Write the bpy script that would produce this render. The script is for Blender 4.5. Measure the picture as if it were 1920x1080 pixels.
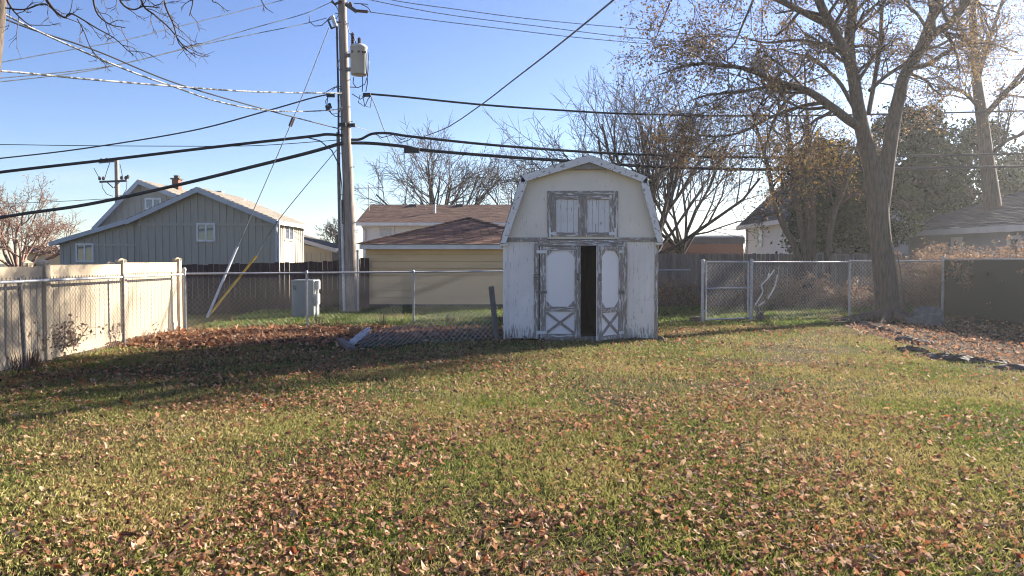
import bpy, math, random
import numpy as np
from mathutils import Vector, Matrix

R = math.radians
scene = bpy.context.scene
for _o in list(bpy.data.objects):
    bpy.data.objects.remove(_o)

# ------------------------------------------------------------------ camera
EYE = 1.47
FPX = 1413.0
PITCH = math.atan(50.0 / FPX)
cam_data = bpy.data.cameras.new('camera')
cam_data.sensor_width = 36.0
cam_data.lens = FPX / 1920.0 * 36.0
cam_data.clip_start = 0.05
cam_data.clip_end = 3000.0
cam = bpy.data.objects.new('camera', cam_data)
scene.collection.objects.link(cam)
cam.location = (0, 0, EYE)
cam.rotation_euler = (math.pi / 2 - PITCH, 0, 0)
scene.camera = cam

# ------------------------------------------------------------------ light
SUN_AZ = math.atan2(0.81, 0.587)          # clockwise from +Y (towards +X)
SUN_EL = R(22.0)
SUN_POWER = 5.0
SKY_POWER = 0.058
HAZE = 0.0007
HAZE_G = 0.62
world = bpy.data.worlds.new('World')
scene.world = world
world.use_nodes = True
wn, wl = world.node_tree.nodes, world.node_tree.links
wn.clear()
sky = wn.new('ShaderNodeTexSky')
sky.sky_type = 'NISHITA'
sky.sun_disc = False
sky.sun_elevation = SUN_EL
sky.sun_rotation = SUN_AZ
sky.air_density = 1.0
sky.dust_density = 0.15
sky.ozone_density = 3.2
sky.altitude = 200.0
bg = wn.new('ShaderNodeBackground')
bg.inputs['Strength'].default_value = SKY_POWER
wo = wn.new('ShaderNodeOutputWorld')
# thin high cloud streaks, all round the sky near the horizon
tc = wn.new('ShaderNodeTexCoord')
mp = wn.new('ShaderNodeMapping'); mp.inputs['Scale'].default_value = (1.6, 1.6, 11.0)
nz = wn.new('ShaderNodeTexNoise'); nz.inputs['Scale'].default_value = 2.6; nz.inputs['Detail'].default_value = 6.0; nz.inputs['Roughness'].default_value = 0.55
cr = wn.new('ShaderNodeValToRGB'); cr.color_ramp.elements[0].position = 0.45; cr.color_ramp.elements[1].position = 0.75
sep = wn.new('ShaderNodeSeparateXYZ')
rng_ = wn.new('ShaderNodeMapRange'); rng_.inputs['From Min'].default_value = 0.17; rng_.inputs['From Max'].default_value = 0.04
rng_.inputs['To Min'].default_value = 0.0; rng_.inputs['To Max'].default_value = 0.4
mul = wn.new('ShaderNodeMath'); mul.operation = 'MULTIPLY'
mx = wn.new('ShaderNodeMix'); mx.data_type = 'RGBA'
wl.new(tc.outputs['Generated'], mp.inputs['Vector']); wl.new(mp.outputs[0], nz.inputs['Vector'])
wl.new(nz.outputs['Fac'], cr.inputs['Fac']); wl.new(tc.outputs['Generated'], sep.inputs[0])
wl.new(sep.outputs['Z'], rng_.inputs['Value'])
wl.new(cr.outputs['Color'], mul.inputs[0]); wl.new(rng_.outputs[0], mul.inputs[1])
wl.new(mul.outputs[0], mx.inputs['Factor'])
hsv = wn.new('ShaderNodeHueSaturation'); hsv.inputs['Hue'].default_value = 0.518; hsv.inputs['Saturation'].default_value = 1.12; hsv.inputs['Value'].default_value = 0.77
wl.new(sky.outputs[0], hsv.inputs['Color']); wl.new(hsv.outputs[0], mx.inputs['A']); mx.inputs['B'].default_value = (4.4, 4.5, 5.0, 1)
wl.new(mx.outputs['Result'], bg.inputs['Color'])
wl.new(bg.outputs[0], wo.inputs['Surface'])

sun_data = bpy.data.lights.new('sun', 'SUN')
sun_data.energy = SUN_POWER
sun_data.angle = R(0.5)
sun_data.color = (1.0, 0.92, 0.79)
sun = bpy.data.objects.new('sun', sun_data)
scene.collection.objects.link(sun)
_sd = Vector((math.sin(SUN_AZ) * math.cos(SUN_EL), math.cos(SUN_AZ) * math.cos(SUN_EL), math.sin(SUN_EL)))
sun.rotation_euler = _sd.to_track_quat('Z', 'Y').to_euler()
sun.location = (30, 22, 14)

vs = scene.view_settings
vs.view_transform = 'Standard'
vs.look = 'None'
vs.gamma = 1.0
vs.use_curve_mapping = False
vs.exposure = 2.2
scene.cycles.max_bounces = 6
scene.cycles.filter_width = 1.1
scene.cycles.use_denoising = True
scene.cycles.transparent_max_bounces = 8
scene.cycles.caustics_reflective = False
scene.cycles.caustics_refractive = False

# ------------------------------------------------------------------ helpers
def ray(px, py):
    u, v = (px - 960.0) / FPX, (540.0 - py) / FPX
    return Vector((u, math.cos(PITCH) + v * math.sin(PITCH), -math.sin(PITCH) + v * math.cos(PITCH)))

def W(px, py, Y):
    d = ray(px, py)
    t = Y / d.y
    return Vector((d.x * t, Y, EYE + d.z * t))

def G(px, py, z=0.0):
    d = ray(px, py)
    t = (z - EYE) / d.z
    return Vector((d.x * t, d.y * t, z))

WLOC = {}
def wloc(o):
    return WLOC.get(o.name, Vector((0, 0, 0))) if o else Vector((0, 0, 0))

def tag(o, label=None, cat=None, group=None, kind=None):
    if label: o['label'] = label
    if cat: o['category'] = cat
    if group: o['group'] = group
    if kind: o['kind'] = kind
    return o

def empty(name, loc, label, cat, group=None):
    o = bpy.data.objects.new(name, None)
    o.empty_display_size = 0.2
    scene.collection.objects.link(o)
    o.location = loc
    WLOC[o.name] = Vector(loc)
    return tag(o, label, cat, group)

def link(name, me, parent=None, loc=None, rot=None, scale=None):
    """object from mesh data; loc is a world position"""
    o = bpy.data.objects.new(name, me)
    scene.collection.objects.link(o)
    base = wloc(parent)
    lw = Vector(loc) if loc is not None else base.copy()
    if parent is not None:
        o.parent = parent
    o.location = lw - base
    if rot is not None: o.rotation_euler = rot
    if scale is not None: o.scale = scale
    WLOC[o.name] = lw
    return o

class MB:
    """collects geometry in world coordinates, builds ONE mesh object"""
    def __init__(self, M=None):
        self.V = []; self.F = []; self.n = 0; self.M = M; self.smooth = False
    def add(self, verts, faces):
        v = np.asarray(verts, dtype=np.float64).reshape(-1, 3)
        if self.M is not None:
            m = np.array(self.M)
            v = v @ m[:3, :3].T + m[:3, 3]
        self.V.append(v)
        if isinstance(faces, np.ndarray):
            self.F.append(faces + self.n)
        else:
            by = {}
            for f in faces:
                by.setdefault(len(f), []).append(f)
            for k in by:
                self.F.append(np.array(by[k], dtype=np.int64) + self.n)
        self.n += len(v)
        return self
    def box(self, x0, x1, y0, y1, z0, z1):
        return self.add([(x0,y0,z0),(x1,y0,z0),(x1,y1,z0),(x0,y1,z0),(x0,y0,z1),(x1,y0,z1),(x1,y1,z1),(x0,y1,z1)],
                 [(0,3,2,1),(4,5,6,7),(0,1,5,4),(1,2,6,5),(2,3,7,6),(3,0,4,7)])
    def bar(self, a, b, w, h, up=(0,0,1)):
        """box from a to b; w across, h along up"""
        a, b = Vector(a), Vector(b)
        d = (b - a).normalized()
        s = d.cross(Vector(up))
        if s.length < 1e-4: s = d.cross(Vector((0,1,0)))
        s.normalize(); u = s.cross(d).normalized()
        pts = []
        for p in (a, b):
            for i, j in ((-1,-1),(1,-1),(1,1),(-1,1)):
                pts.append(p + s*(w/2*i) + u*(h/2*j))
        return self.add(pts, [(0,1,2,3),(7,6,5,4),(0,4,5,1),(1,5,6,2),(2,6,7,3),(3,7,4,0)])
    def prism(self, poly, y0, y1):
        """polygon of (x, z) extruded in y"""
        n = len(poly)
        v = [(p[0], y0, p[1]) for p in poly] + [(p[0], y1, p[1]) for p in poly]
        f = [tuple(range(n)), tuple(range(2*n-1, n-1, -1))]
        f += [(i, i+n, (i+1) % n + n, (i+1) % n) for i in range(n)]
        return self.add(v, f)
    def hull(self, top, bot):
        """two equal rings of 3-D points joined"""
        n = len(top)
        f = [tuple(range(n)), tuple(range(2*n-1, n-1, -1))] + [(i, i+n, (i+1) % n + n, (i+1) % n) for i in range(n)]
        return self.add(list(top) + list(bot), f)
    def tube(self, pts, rad, sides=6, cap=True):
        P = np.array([tuple(p) for p in pts], dtype=np.float64)
        m = len(P)
        r = np.full(m, rad, dtype=np.float64) if np.isscalar(rad) else np.array(rad, dtype=np.float64)
        T = np.empty_like(P)
        T[1:-1] = P[2:] - P[:-2]; T[0] = P[1] - P[0]; T[-1] = P[-1] - P[-2]
        T /= (np.linalg.norm(T, axis=1, keepdims=True) + 1e-12)
        ref = np.array([0., 0., 1.]) if abs(T[:, 2]).mean() < 0.8 else np.array([1., 0., 0.])
        A = np.cross(T, ref); A /= (np.linalg.norm(A, axis=1, keepdims=True) + 1e-12)
        B = np.cross(T, A)
        ang = np.arange(sides) * (2 * math.pi / sides)
        ring = P[:, None, :] + r[:, None, None] * (np.cos(ang)[None, :, None] * A[:, None, :] + np.sin(ang)[None, :, None] * B[:, None, :])
        v = ring.reshape(-1, 3)
        i = np.arange(m - 1)[:, None] * sides; j = np.arange(sides)[None, :]; k = (j + 1) % sides
        f = np.stack([i + j, i + k, i + sides + k, i + sides + j], -1).reshape(-1, 4)
        self.add(v, f)
        if cap and sides > 3:
            self.add(ring[0], [tuple(range(sides))[::-1]]); self.add(ring[-1], [tuple(range(sides))])
        return self
    def lathe(self, c, prof, sides=16):
        """(radius, z) profile about the vertical axis through c"""
        c = Vector(c)
        v = []; f = []
        for rr, z in prof:
            for k in range(sides):
                a = 2*math.pi*k/sides
                v.append((c.x + rr*math.cos(a), c.y + rr*math.sin(a), c.z + z))
        for i in range(len(prof)-1):
            for k in range(sides):
                k2 = (k+1) % sides
                f.append((i*sides+k, i*sides+k2, (i+1)*sides+k2, (i+1)*sides+k))
        f.append(tuple(range(sides))[::-1]); f.append(tuple(range((len(prof)-1)*sides, len(prof)*sides)))
        return self.add(v, f)
    def mesh(self, name, mat, origin=(0,0,0)):
        me = bpy.data.meshes.new(name)
        V = np.concatenate(self.V) - np.array(tuple(origin))
        me.vertices.add(len(V)); me.vertices.foreach_set('co', V.astype(np.float32).ravel())
        loops = np.concatenate([f.ravel() for f in self.F])
        sizes = np.concatenate([np.full(len(f), f.shape[1], dtype=np.int64) for f in self.F])
        starts = np.concatenate([[0], np.cumsum(sizes)[:-1]])
        me.loops.add(len(loops)); me.loops.foreach_set('vertex_index', loops.astype(np.int32))
        me.polygons.add(len(sizes)); me.polygons.foreach_set('loop_start', starts.astype(np.int32))
        me.update(calc_edges=True)
        me.validate()
        me.polygons.foreach_set('use_smooth', np.full(len(me.polygons), bool(self.smooth)))
        if mat is not None: me.materials.append(mat)
        return me
    def build(self, name, mat, parent=None, label=None, cat=None, group=None, kind=None, origin=None):
        org = wloc(parent) if origin is None else Vector(origin)
        me = self.mesh(name, mat, org)
        o = link(name, me, parent, org)
        return tag(o, label, cat, group, kind)

_ub = {}
def unit_box(mat):
    """shared unit box mesh, centred, one per material"""
    if mat.name not in _ub:
        m = MB(); m.box(-.5, .5, -.5, .5, -.5, .5)
        _ub[mat.name] = m.mesh('unit_board', mat)
    return _ub[mat.name]

def piece(name, mat, parent, loc, size, rot=(0,0,0)):
    return link(name, unit_box(mat), parent, loc, rot, size)

# ------------------------------------------------------------------ materials
def _nodes(name):
    m = bpy.data.materials.new(name); m.use_nodes = True
    n, l = m.node_tree.nodes, m.node_tree.links
    b = n['Principled BSDF']
    b.inputs['Specular IOR Level'].default_value = 0.3
    return m, n, l, b

def _ramp(n, stops):
    r = n.new('ShaderNodeValToRGB')
    e = r.color_ramp.elements
    while len(e) < len(stops): e.new(0.5)
    for k, (p, c) in enumerate(stops):
        e[k].position = p; e[k].color = (*c, 1)
    return r

def mat(name, c1, c2=None, scale=4.0, rough=0.85, stretch=(1,1,1), bump=0.0, rnd=0.0, metal=0.0, lo=0.35, hi=0.65, spec=0.3, detail=5.0, bumpscale=None):
    m, n, l, b = _nodes(name)
    b.inputs['Roughness'].default_value = rough
    b.inputs['Metallic'].default_value = metal
    b.inputs['Specular IOR Level'].default_value = spec
    if c2 is None: c2 = tuple(x * 0.8 for x in c1)
    g = n.new('ShaderNodeNewGeometry'); mp = n.new('ShaderNodeMapping'); mp.inputs['Scale'].default_value = stretch
    l.new(g.outputs['Position'], mp.inputs['Vector'])
    nz = n.new('ShaderNodeTexNoise'); nz.inputs['Scale'].default_value = scale; nz.inputs['Detail'].default_value = detail
    l.new(mp.outputs[0], nz.inputs['Vector'])
    rp = _ramp(n, [(lo, c1), (hi, c2)])
    l.new(nz.outputs['Fac'], rp.inputs['Fac'])
    out = rp.outputs['Color']
    if rnd:
        oi = n.new('ShaderNodeObjectInfo'); mr = n.new('ShaderNodeMapRange')
        mr.inputs['To Min'].default_value = 1 - rnd; mr.inputs['To Max'].default_value = 1 + rnd
        l.new(oi.outputs['Random'], mr.inputs['Value'])
        vm = n.new('ShaderNodeVectorMath'); vm.operation = 'SCALE'
        l.new(out, vm.inputs[0]); l.new(mr.outputs[0], vm.inputs['Scale'])
        out = vm.outputs[0]
    l.new(out, b.inputs['Base Color'])
    if bump:
        bp = n.new('ShaderNodeBump'); bp.inputs['Strength'].default_value = bump; bp.inputs['Distance'].default_value = 0.02
        if bumpscale:
            n2 = n.new('ShaderNodeTexNoise'); n2.inputs['Scale'].default_value = bumpscale; n2.inputs['Detail'].default_value = 4
            l.new(mp.outputs[0], n2.inputs['Vector']); l.new(n2.outputs['Fac'], bp.inputs['Height'])
        else:
            l.new(nz.outputs['Fac'], bp.inputs['Height'])
        l.new(bp.outputs[0], b.inputs['Normal'])
    return m

def peel(name, paint, wood, wood2, amount, stretch, scale=6.0, low_wear=0.0):
    """weathered paint: flaked patches show grey wood; low_wear adds wear near the ground"""
    m, n, l, b = _nodes(name)
    b.inputs['Roughness'].default_value = 0.8
    g = n.new('ShaderNodeNewGeometry'); mp = n.new('ShaderNodeMapping'); mp.inputs['Scale'].default_value = stretch
    oi = n.new('ShaderNodeObjectInfo')
    sh = n.new('ShaderNodeVectorMath'); sh.operation = 'ADD'
    sc = n.new('ShaderNodeMath'); sc.operation = 'MULTIPLY'; sc.inputs[1].default_value = 7.0
    l.new(oi.outputs['Random'], sc.inputs[0])
    l.new(g.outputs['Position'], sh.inputs[0]); l.new(sc.outputs[0], sh.inputs[1])
    l.new(sh.outputs[0], mp.inputs['Vector'])
    n1 = n.new('ShaderNodeTexNoise'); n1.inputs['Scale'].default_value = scale; n1.inputs['Detail'].default_value = 9; n1.inputs['Roughness'].default_value = 0.65
    l.new(mp.outputs[0], n1.inputs['Vector'])
    fac = n1.outputs['Fac']
    if low_wear:
        sx = n.new('ShaderNodeSeparateXYZ'); l.new(g.outputs['Position'], sx.inputs[0])
        mr = n.new('ShaderNodeMapRange'); mr.inputs['From Min'].default_value = 0.0; mr.inputs['From Max'].default_value = 0.35
        mr.inputs['To Min'].default_value = low_wear; mr.inputs['To Max'].default_value = 0.0
        l.new(sx.outputs['Z'], mr.inputs['Value'])
        ad = n.new('ShaderNodeMath'); l.new(fac, ad.inputs[0]); l.new(mr.outputs[0], ad.inputs[1]); fac = ad.outputs[0]
    t = 0.66 - amount * 0.32
    rp = _ramp(n, [(t - 0.012, (0, 0, 0)), (t + 0.02, (1, 1, 1))])
    l.new(fac, rp.inputs['Fac'])
    n2 = n.new('ShaderNodeTexNoise'); n2.inputs['Scale'].default_value = scale * 3; n2.inputs['Detail'].default_value = 5
    l.new(mp.outputs[0], n2.inputs['Vector'])
    rw = _ramp(n, [(0.35, wood), (0.65, wood2)]); l.new(n2.outputs['Fac'], rw.inputs['Fac'])
    n3 = n.new('ShaderNodeTexNoise'); n3.inputs['Scale'].default_value = 1.7; l.new(g.outputs['Position'], n3.inputs['Vector'])
    rpt = _ramp(n, [(0.3, tuple(x * 0.88 for x in paint)), (0.7, paint)]); l.new(n3.outputs['Fac'], rpt.inputs['Fac'])
    mx = n.new('ShaderNodeMix'); mx.data_type = 'RGBA'
    l.new(rp.outputs['Color'], mx.inputs['Factor']); l.new(rpt.outputs['Color'], mx.inputs['A']); l.new(rw.outputs['Color'], mx.inputs['B'])
    l.new(mx.outputs['Result'], b.inputs['Base Color'])
    iv = n.new('ShaderNodeMath'); iv.operation = 'SUBTRACT'; iv.inputs[0].default_value = 1.0
    l.new(rp.outputs['Color'], iv.inputs[1])
    bp = n.new('ShaderNodeBump'); bp.inputs['Strength'].default_value = 0.5; bp.inputs['Distance'].default_value = 0.004
    l.new(iv.outputs[0], bp.inputs['Height']); l.new(bp.outputs[0], b.inputs['Normal'])
    return m

def island(name, stops, trans=0.3, rough=0.7, patch=None, patch_scale=0.6, patch_mix=0.6, spec=0.25, patch_lo=0.42, patch_hi=0.6):
    """colour picked per loose piece; patch = second set of stops mixed in by large noise; some light passes through"""
    m, n, l, b = _nodes(name)
    b.inputs['Roughness'].default_value = rough
    b.inputs['Specular IOR Level'].default_value = spec
    g = n.new('ShaderNodeNewGeometry')
    rp = _ramp(n, stops); l.new(g.outputs['Random Per Island'], rp.inputs['Fac'])
    col = rp.outputs['Color']
    if patch:
        r2 = _ramp(n, patch); l.new(g.outputs['Random Per Island'], r2.inputs['Fac'])
        nz = n.new('ShaderNodeTexNoise'); nz.inputs['Scale'].default_value = patch_scale; nz.inputs['Detail'].default_value = 4
        l.new(g.outputs['Position'], nz.inputs['Vector'])
        mr = n.new('ShaderNodeMapRange'); mr.inputs['From Min'].default_value = patch_lo; mr.inputs['From Max'].default_value = patch_hi
        l.new(nz.outputs['Fac'], mr.inputs['Value'])
        mx = n.new('ShaderNodeMix'); mx.data_type = 'RGBA'
        l.new(mr.outputs[0], mx.inputs['Factor']); l.new(col, mx.inputs['A']); l.new(r2.outputs['Color'], mx.inputs['B'])
        col = mx.outputs['Result']
    l.new(col, b.inputs['Base Color'])
    if trans:
        tr = n.new('ShaderNodeBsdfTranslucent'); l.new(col, tr.inputs['Color'])
        ms = n.new('ShaderNodeMixShader'); ms.inputs['Fac'].default_value = trans
        l.new(b.outputs[0], ms.inputs[1]); l.new(tr.outputs[0], ms.inputs[2])
        l.new(ms.outputs[0], n['Material Output'].inputs['Surface'])
    return m

def glass(name, tint, rough=0.05):
    m, n, l, b = _nodes(name)
    b.inputs['Base Color'].default_value = (*tint, 1); b.inputs['Roughness'].default_value = rough
    b.inputs['Specular IOR Level'].default_value = 0.9
    return m

M = {}
M['white_trim'] = mat('white_trim', (.72,.71,.70), (.62,.61,.59), scale=3, rough=.6, bump=.05)
M['shed_paint'] = peel('shed_siding_paint', (.84,.775,.72), (.34,.30,.27), (.2,.175,.155), .13, (14,14,.9), 6, .17)
M['gable_paint'] = peel('shed_gable_paint', (.83,.745,.635), (.5,.45,.4), (.36,.32,.28), .05, (9,9,.9), 5)
M['peel_v'] = peel('peeling_upright', (.70,.67,.64), (.35,.30,.26), (.22,.19,.165), .66, (7,7,.8), 5)
M['peel_h'] = peel('peeling_level', (.70,.67,.64), (.35,.30,.26), (.22,.19,.165), .66, (.8,7,7), 5)
M['peel_heavy'] = peel('weathered_wood', (.66,.64,.61), (.34,.30,.27), (.21,.185,.168), .84, (4,4,4), 4)
M['peel_fascia'] = peel('fascia_paint', (.76,.73,.70), (.32,.28,.25), (.2,.175,.16), .22, (3,3,3), 6)
M['panel_white'] = mat('door_panel_white', (.86,.81,.79), (.82,.775,.76), scale=1.5, rough=.5)
M['loft_panel'] = peel('loft_panel_paint', (.72,.69,.66), (.3,.26,.23), (.2,.18,.16), .12, (9,9,.7), 6)
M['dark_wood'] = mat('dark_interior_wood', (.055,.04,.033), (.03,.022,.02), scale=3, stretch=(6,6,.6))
M['shingle_dark'] = mat('dark_shingle', (.05,.048,.048), (.03,.03,.03), scale=20)
M['metal'] = mat('galvanised_metal', (.46,.46,.47), (.34,.34,.35), scale=12, rough=.5, metal=.35, spec=.5)
M['wire_metal'] = mat('galvanised_wire', (.25,.245,.24), (.17,.165,.16), scale=30, rough=.6, spec=.2)
M['rust_metal'] = mat('dull_steel', (.22,.21,.2), (.14,.12,.11), scale=9, rough=.6, metal=.3)
M['vinyl'] = mat('cream_vinyl', (.47,.375,.26), (.41,.325,.225), scale=2.2, rough=.55, rnd=.03)
M['brown_fence'] = mat('brown_fence_wood', (.10,.062,.052), (.065,.04,.034), scale=5, stretch=(6,6,.7), rnd=.18, bump=.2)
M['grey_fence'] = mat('grey_fence_wood', (.20,.175,.15), (.12,.105,.092), scale=5, stretch=(6,6,.7), rnd=.2, bump=.2)
M['grey_siding'] = mat('grey_green_siding', (.43,.39,.32), (.385,.35,.285), scale=2, stretch=(5,5,.6), rnd=.05)
M['grey_trim'] = mat('pale_grey_trim', (.50,.51,.52), (.44,.45,.46), scale=3)
M['tan_siding'] = mat('tan_lap_siding', (.80,.575,.335), (.74,.53,.305), scale=1.6, stretch=(.6,3,3), rnd=.03)
M['white_siding'] = mat('white_lap_siding', (.73,.70,.68), (.67,.645,.63), scale=1.2)
M['blue_siding'] = mat('grey_blue_wall', (.34,.34,.37), (.29,.29,.32), scale=2)
M['brick'] = mat('red_brown_brick', (.22,.10,.07), (.15,.07,.05), scale=12)
M['dark_band'] = mat('dark_parapet', (.075,.075,.085), (.06,.06,.07))
M['pane'] = glass('window_pane', (.10,.11,.13))
M['curtain'] = mat('pale_curtain', (.62,.62,.62), (.42,.43,.45), scale=9, stretch=(3,1,1))
M['concrete'] = mat('grey_concrete', (.17,.16,.15), (.09,.085,.08), scale=11, bump=.9)
M['stone'] = mat('edging_stone', (.14,.11,.09), (.05,.04,.033), scale=13, bump=1.0)
M['pole_wood'] = mat('pole_wood', (.37,.31,.265), (.19,.155,.13), scale=9, stretch=(5,5,.35), rough=.9, bump=.35, lo=.3, hi=.7)
M['trans_grey'] = mat('transformer_paint', (.56,.54,.51), (.50,.48,.45), scale=3, rough=.45)
M['black'] = mat('black_rubber', (.018,.018,.02), (.028,.028,.03), scale=6, rough=.5)
M['cable_white'] = mat('bare_twisted_cable', (.42,.41,.40), (.05,.05,.055), scale=9, lo=.44, hi=.56)
M['cable_grey'] = mat('grey_service_cable', (.20,.21,.22), (.10,.10,.11), scale=9)
M['porcelain'] = mat('brown_porcelain', (.10,.06,.05), (.07,.04,.035), rough=.25)
M['yellow_pl'] = mat('yellow_plastic', (.55,.34,.04), (.42,.26,.04), scale=5, rough=.5)
M['white_pl'] = mat('white_plastic', (.66,.65,.62), (.5,.49,.47), scale=5, rough=.5)
M['box_green'] = mat('cabinet_paint', (.28,.31,.31), (.235,.265,.27), scale=2, rough=.5)
M['label_dark'] = mat('sticker_dark', (.05,.055,.06), (.3,.3,.3), scale=30)
M['screen'] = mat('green_privacy_fabric', (.026,.042,.034), (.02,.032,.026), scale=60, rough=.95)
M['bark'] = mat('grey_brown_bark', (.135,.102,.08), (.055,.042,.034), scale=9, stretch=(3.2,3.2,.45), rough=.95, bump=1.0, lo=.3, hi=.68)
M['bark_far'] = mat('twig_bark', (.095,.07,.056), (.06,.045,.037), scale=3, rough=.95)
M['bark_dark'] = mat('dark_bark', (.10,.075,.062), (.06,.046,.04), scale=4, rough=.95)
M['bark_red'] = mat('reddish_twigs', (.30,.19,.145), (.2,.125,.10), scale=3, rough=.95)
M['dry'] = island('dry_stalks', [(0,(.28,.19,.12)),(.5,(.16,.10,.065)),(1,(.38,.28,.19))], .15)
M['plume'] = island('tan_seed_plumes', [(0,(.31,.195,.125)),(.5,(.40,.27,.175)),(1,(.24,.145,.095))], .2)
M['tree_leaf'] = island('withered_leaves', [(0,(.10,.064,.038)),(.35,(.19,.115,.06)),(.7,(.29,.18,.085)),(.92,(.36,.235,.07)),(1,(.18,.12,.05))], .3)
M['yellow_leaf'] = island('yellow_leaves', [(0,(.30,.19,.035)),(.5,(.42,.28,.045)),(1,(.2,.13,.04))], .4)
M['needle'] = island('evergreen_foliage', [(0,(.014,.026,.012)),(.5,(.026,.045,.018)),(.85,(.045,.068,.024)),(1,(.075,.085,.03))], .08, .95, spec=.04)
M['fir'] = island('fir_foliage', [(0,(.02,.035,.025)),(1,(.05,.07,.045))], .1)
M['shingle_brown'] = island('brown_shingles', [(0,(.15,.08,.055)),(.4,(.21,.115,.078)),(.75,(.26,.15,.105)),(1,(.13,.078,.06))], 0, .9)
M['shingle_red'] = island('red_brown_shingles', [(0,(.16,.092,.068)),(.5,(.2,.12,.09)),(1,(.135,.082,.065))], 0, .9)
M['shingle_grey'] = island('grey_tan_shingles', [(0,(.19,.165,.14)),(.5,(.235,.205,.175)),(1,(.165,.145,.125))], 0, .9)
M['shingle_slate'] = island('slate_grey_shingles', [(0,(.10,.10,.105)),(.5,(.13,.125,.13)),(1,(.085,.085,.09))], 0, .9)
# ================================================================== SETTING: ground
def ground_material():
    m, n, l, b = _nodes('lawn_soil')
    b.inputs['Roughness'].default_value = 1.0; b.inputs['Specular IOR Level'].default_value = 0.05
    g = n.new('ShaderNodeNewGeometry')
    a = n.new('ShaderNodeTexNoise'); a.inputs['Scale'].default_value = 0.5; a.inputs['Detail'].default_value = 8
    c = n.new('ShaderNodeTexNoise'); c.inputs['Scale'].default_value = 22; c.inputs['Detail'].default_value = 6
    l.new(g.outputs['Position'], a.inputs['Vector']); l.new(g.outputs['Position'], c.inputs['Vector'])
    r1 = _ramp(n, [(.38, (.05,.05,.02)), (.62, (.085,.062,.032))]); l.new(a.outputs['Fac'], r1.inputs['Fac'])
    r2 = _ramp(n, [(.3, (.4,.4,.4)), (.7, (1.25,1.2,1.15))]); l.new(c.outputs['Fac'], r2.inputs['Fac'])
    mx = n.new('ShaderNodeMix'); mx.data_type = 'RGBA'; mx.blend_type = 'MULTIPLY'; mx.inputs['Factor'].default_value = 1
    l.new(r1.outputs['Color'], mx.inputs['A']); l.new(r2.outputs['Color'], mx.inputs['B'])
    l.new(mx.outputs['Result'], b.inputs['Base Color'])
    bp = n.new('ShaderNodeBump'); bp.inputs['Strength'].default_value = .8; bp.inputs['Distance'].default_value = .03
    l.new(c.outputs['Fac'], bp.inputs['Height']); l.new(bp.outputs[0], b.inputs['Normal'])
    return m
M['lawn'] = ground_material()
M['bed_soil'] = mat('dark_bed_soil', (.045,.031,.023), (.022,.016,.012), scale=9, rough=1, bump=.8, spec=.05)

g = MB(); g.add([(-280,-55,0),(280,-55,0),(280,500,0),(-280,500,0)], [(0,1,2,3)])
g.build('ground', M['lawn'], kind='structure')
bed_poly = [(8.2,19.6),(7.75,18.2),(7.35,16.2),(6.95,13.6),(6.9,12.0),(7.0,10.4),(7.1,7.0),(11.6,7.0),(11.7,20.0)]
g = MB(); g.add([(x, y, .004) for x, y in bed_poly], [tuple(range(len(bed_poly)))[::-1]])
g.build('soil_bed', M['bed_soil'], kind='structure')

# ================================================================== BUILDINGS
def shingles(mb, A, U, V, H, lb, rb, tab, course, rng, lift=.012):
    A, U, V = Vector(A), Vector(U).normalized(), Vector(V).normalized()
    N = U.cross(V).normalized()
    if N.z < 0: N = -N
    k = 0; s = 0.0
    while s < H:
        s1 = min(s + course * 1.12, H)
        l0, r0 = lb(s), rb(s)
        x = l0 - (tab * .5 if k % 2 else 0)
        while x < r0:
            xa, xb = max(x, l0) + .004, min(x + tab, r0) - .004
            if xb > xa:
                e = lift * (1 + .5 * rng.random())
                p = [A + U*xa + V*s + N*e, A + U*xb + V*s + N*e, A + U*xb + V*s1 + N*.004, A + U*xa + V*s1 + N*.004,
                     A + U*xa + V*s + N*.001, A + U*xb + V*s + N*.001]
                mb.add(p, [(0,1,2,3),(4,5,1,0)])
            x += tab
        s += course; k += 1

def lap_courses(mb, x0, x1, z0, z1, y, course, out=-1):
    """lapped siding facing -Y, one wedge per course"""
    z = z0
    while z < z1 - .01:
        zt = min(z + course, z1)
        mb.add([(x0, y - .018, z), (x1, y - .018, z), (x1, y - .004, zt), (x0, y - .004, zt), (x0, y, z), (x1, y, z)],
               [(0,1,2,3),(4,5,1,0)])
        z = zt

def window(parent, x0, x1, z0, z1, y, frame_mat, w=.06, mullion=True, sash=False, curtain=False):
    f = MB()
    f.box(x0, x0+w, y-.05, y+.01, z0, z1); f.box(x1-w, x1, y-.05, y+.01, z0, z1)
    f.box(x0+w, x1-w, y-.05, y+.01, z1-w, z1); f.box(x0+w, x1-w, y-.06, y+.01, z0, z0+w)
    xm = (x0+x1)/2
    if mullion: f.box(xm-w*.5, xm+w*.5, y-.045, y+.01, z0+w, z1-w)
    if sash:
        zm = (z0+z1)/2; f.box(x0+w, x1-w, y-.045, y+.01, zm-w*.4, zm+w*.4)
    fr = f.build('window', frame_mat, parent)
    p = MB(); p.box(x0+w, x1-w, y-.022, y-.012, z0+w, z1-w)
    p.build('pane', M['curtain'] if curtain else M['pane'], fr)
    return fr

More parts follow.
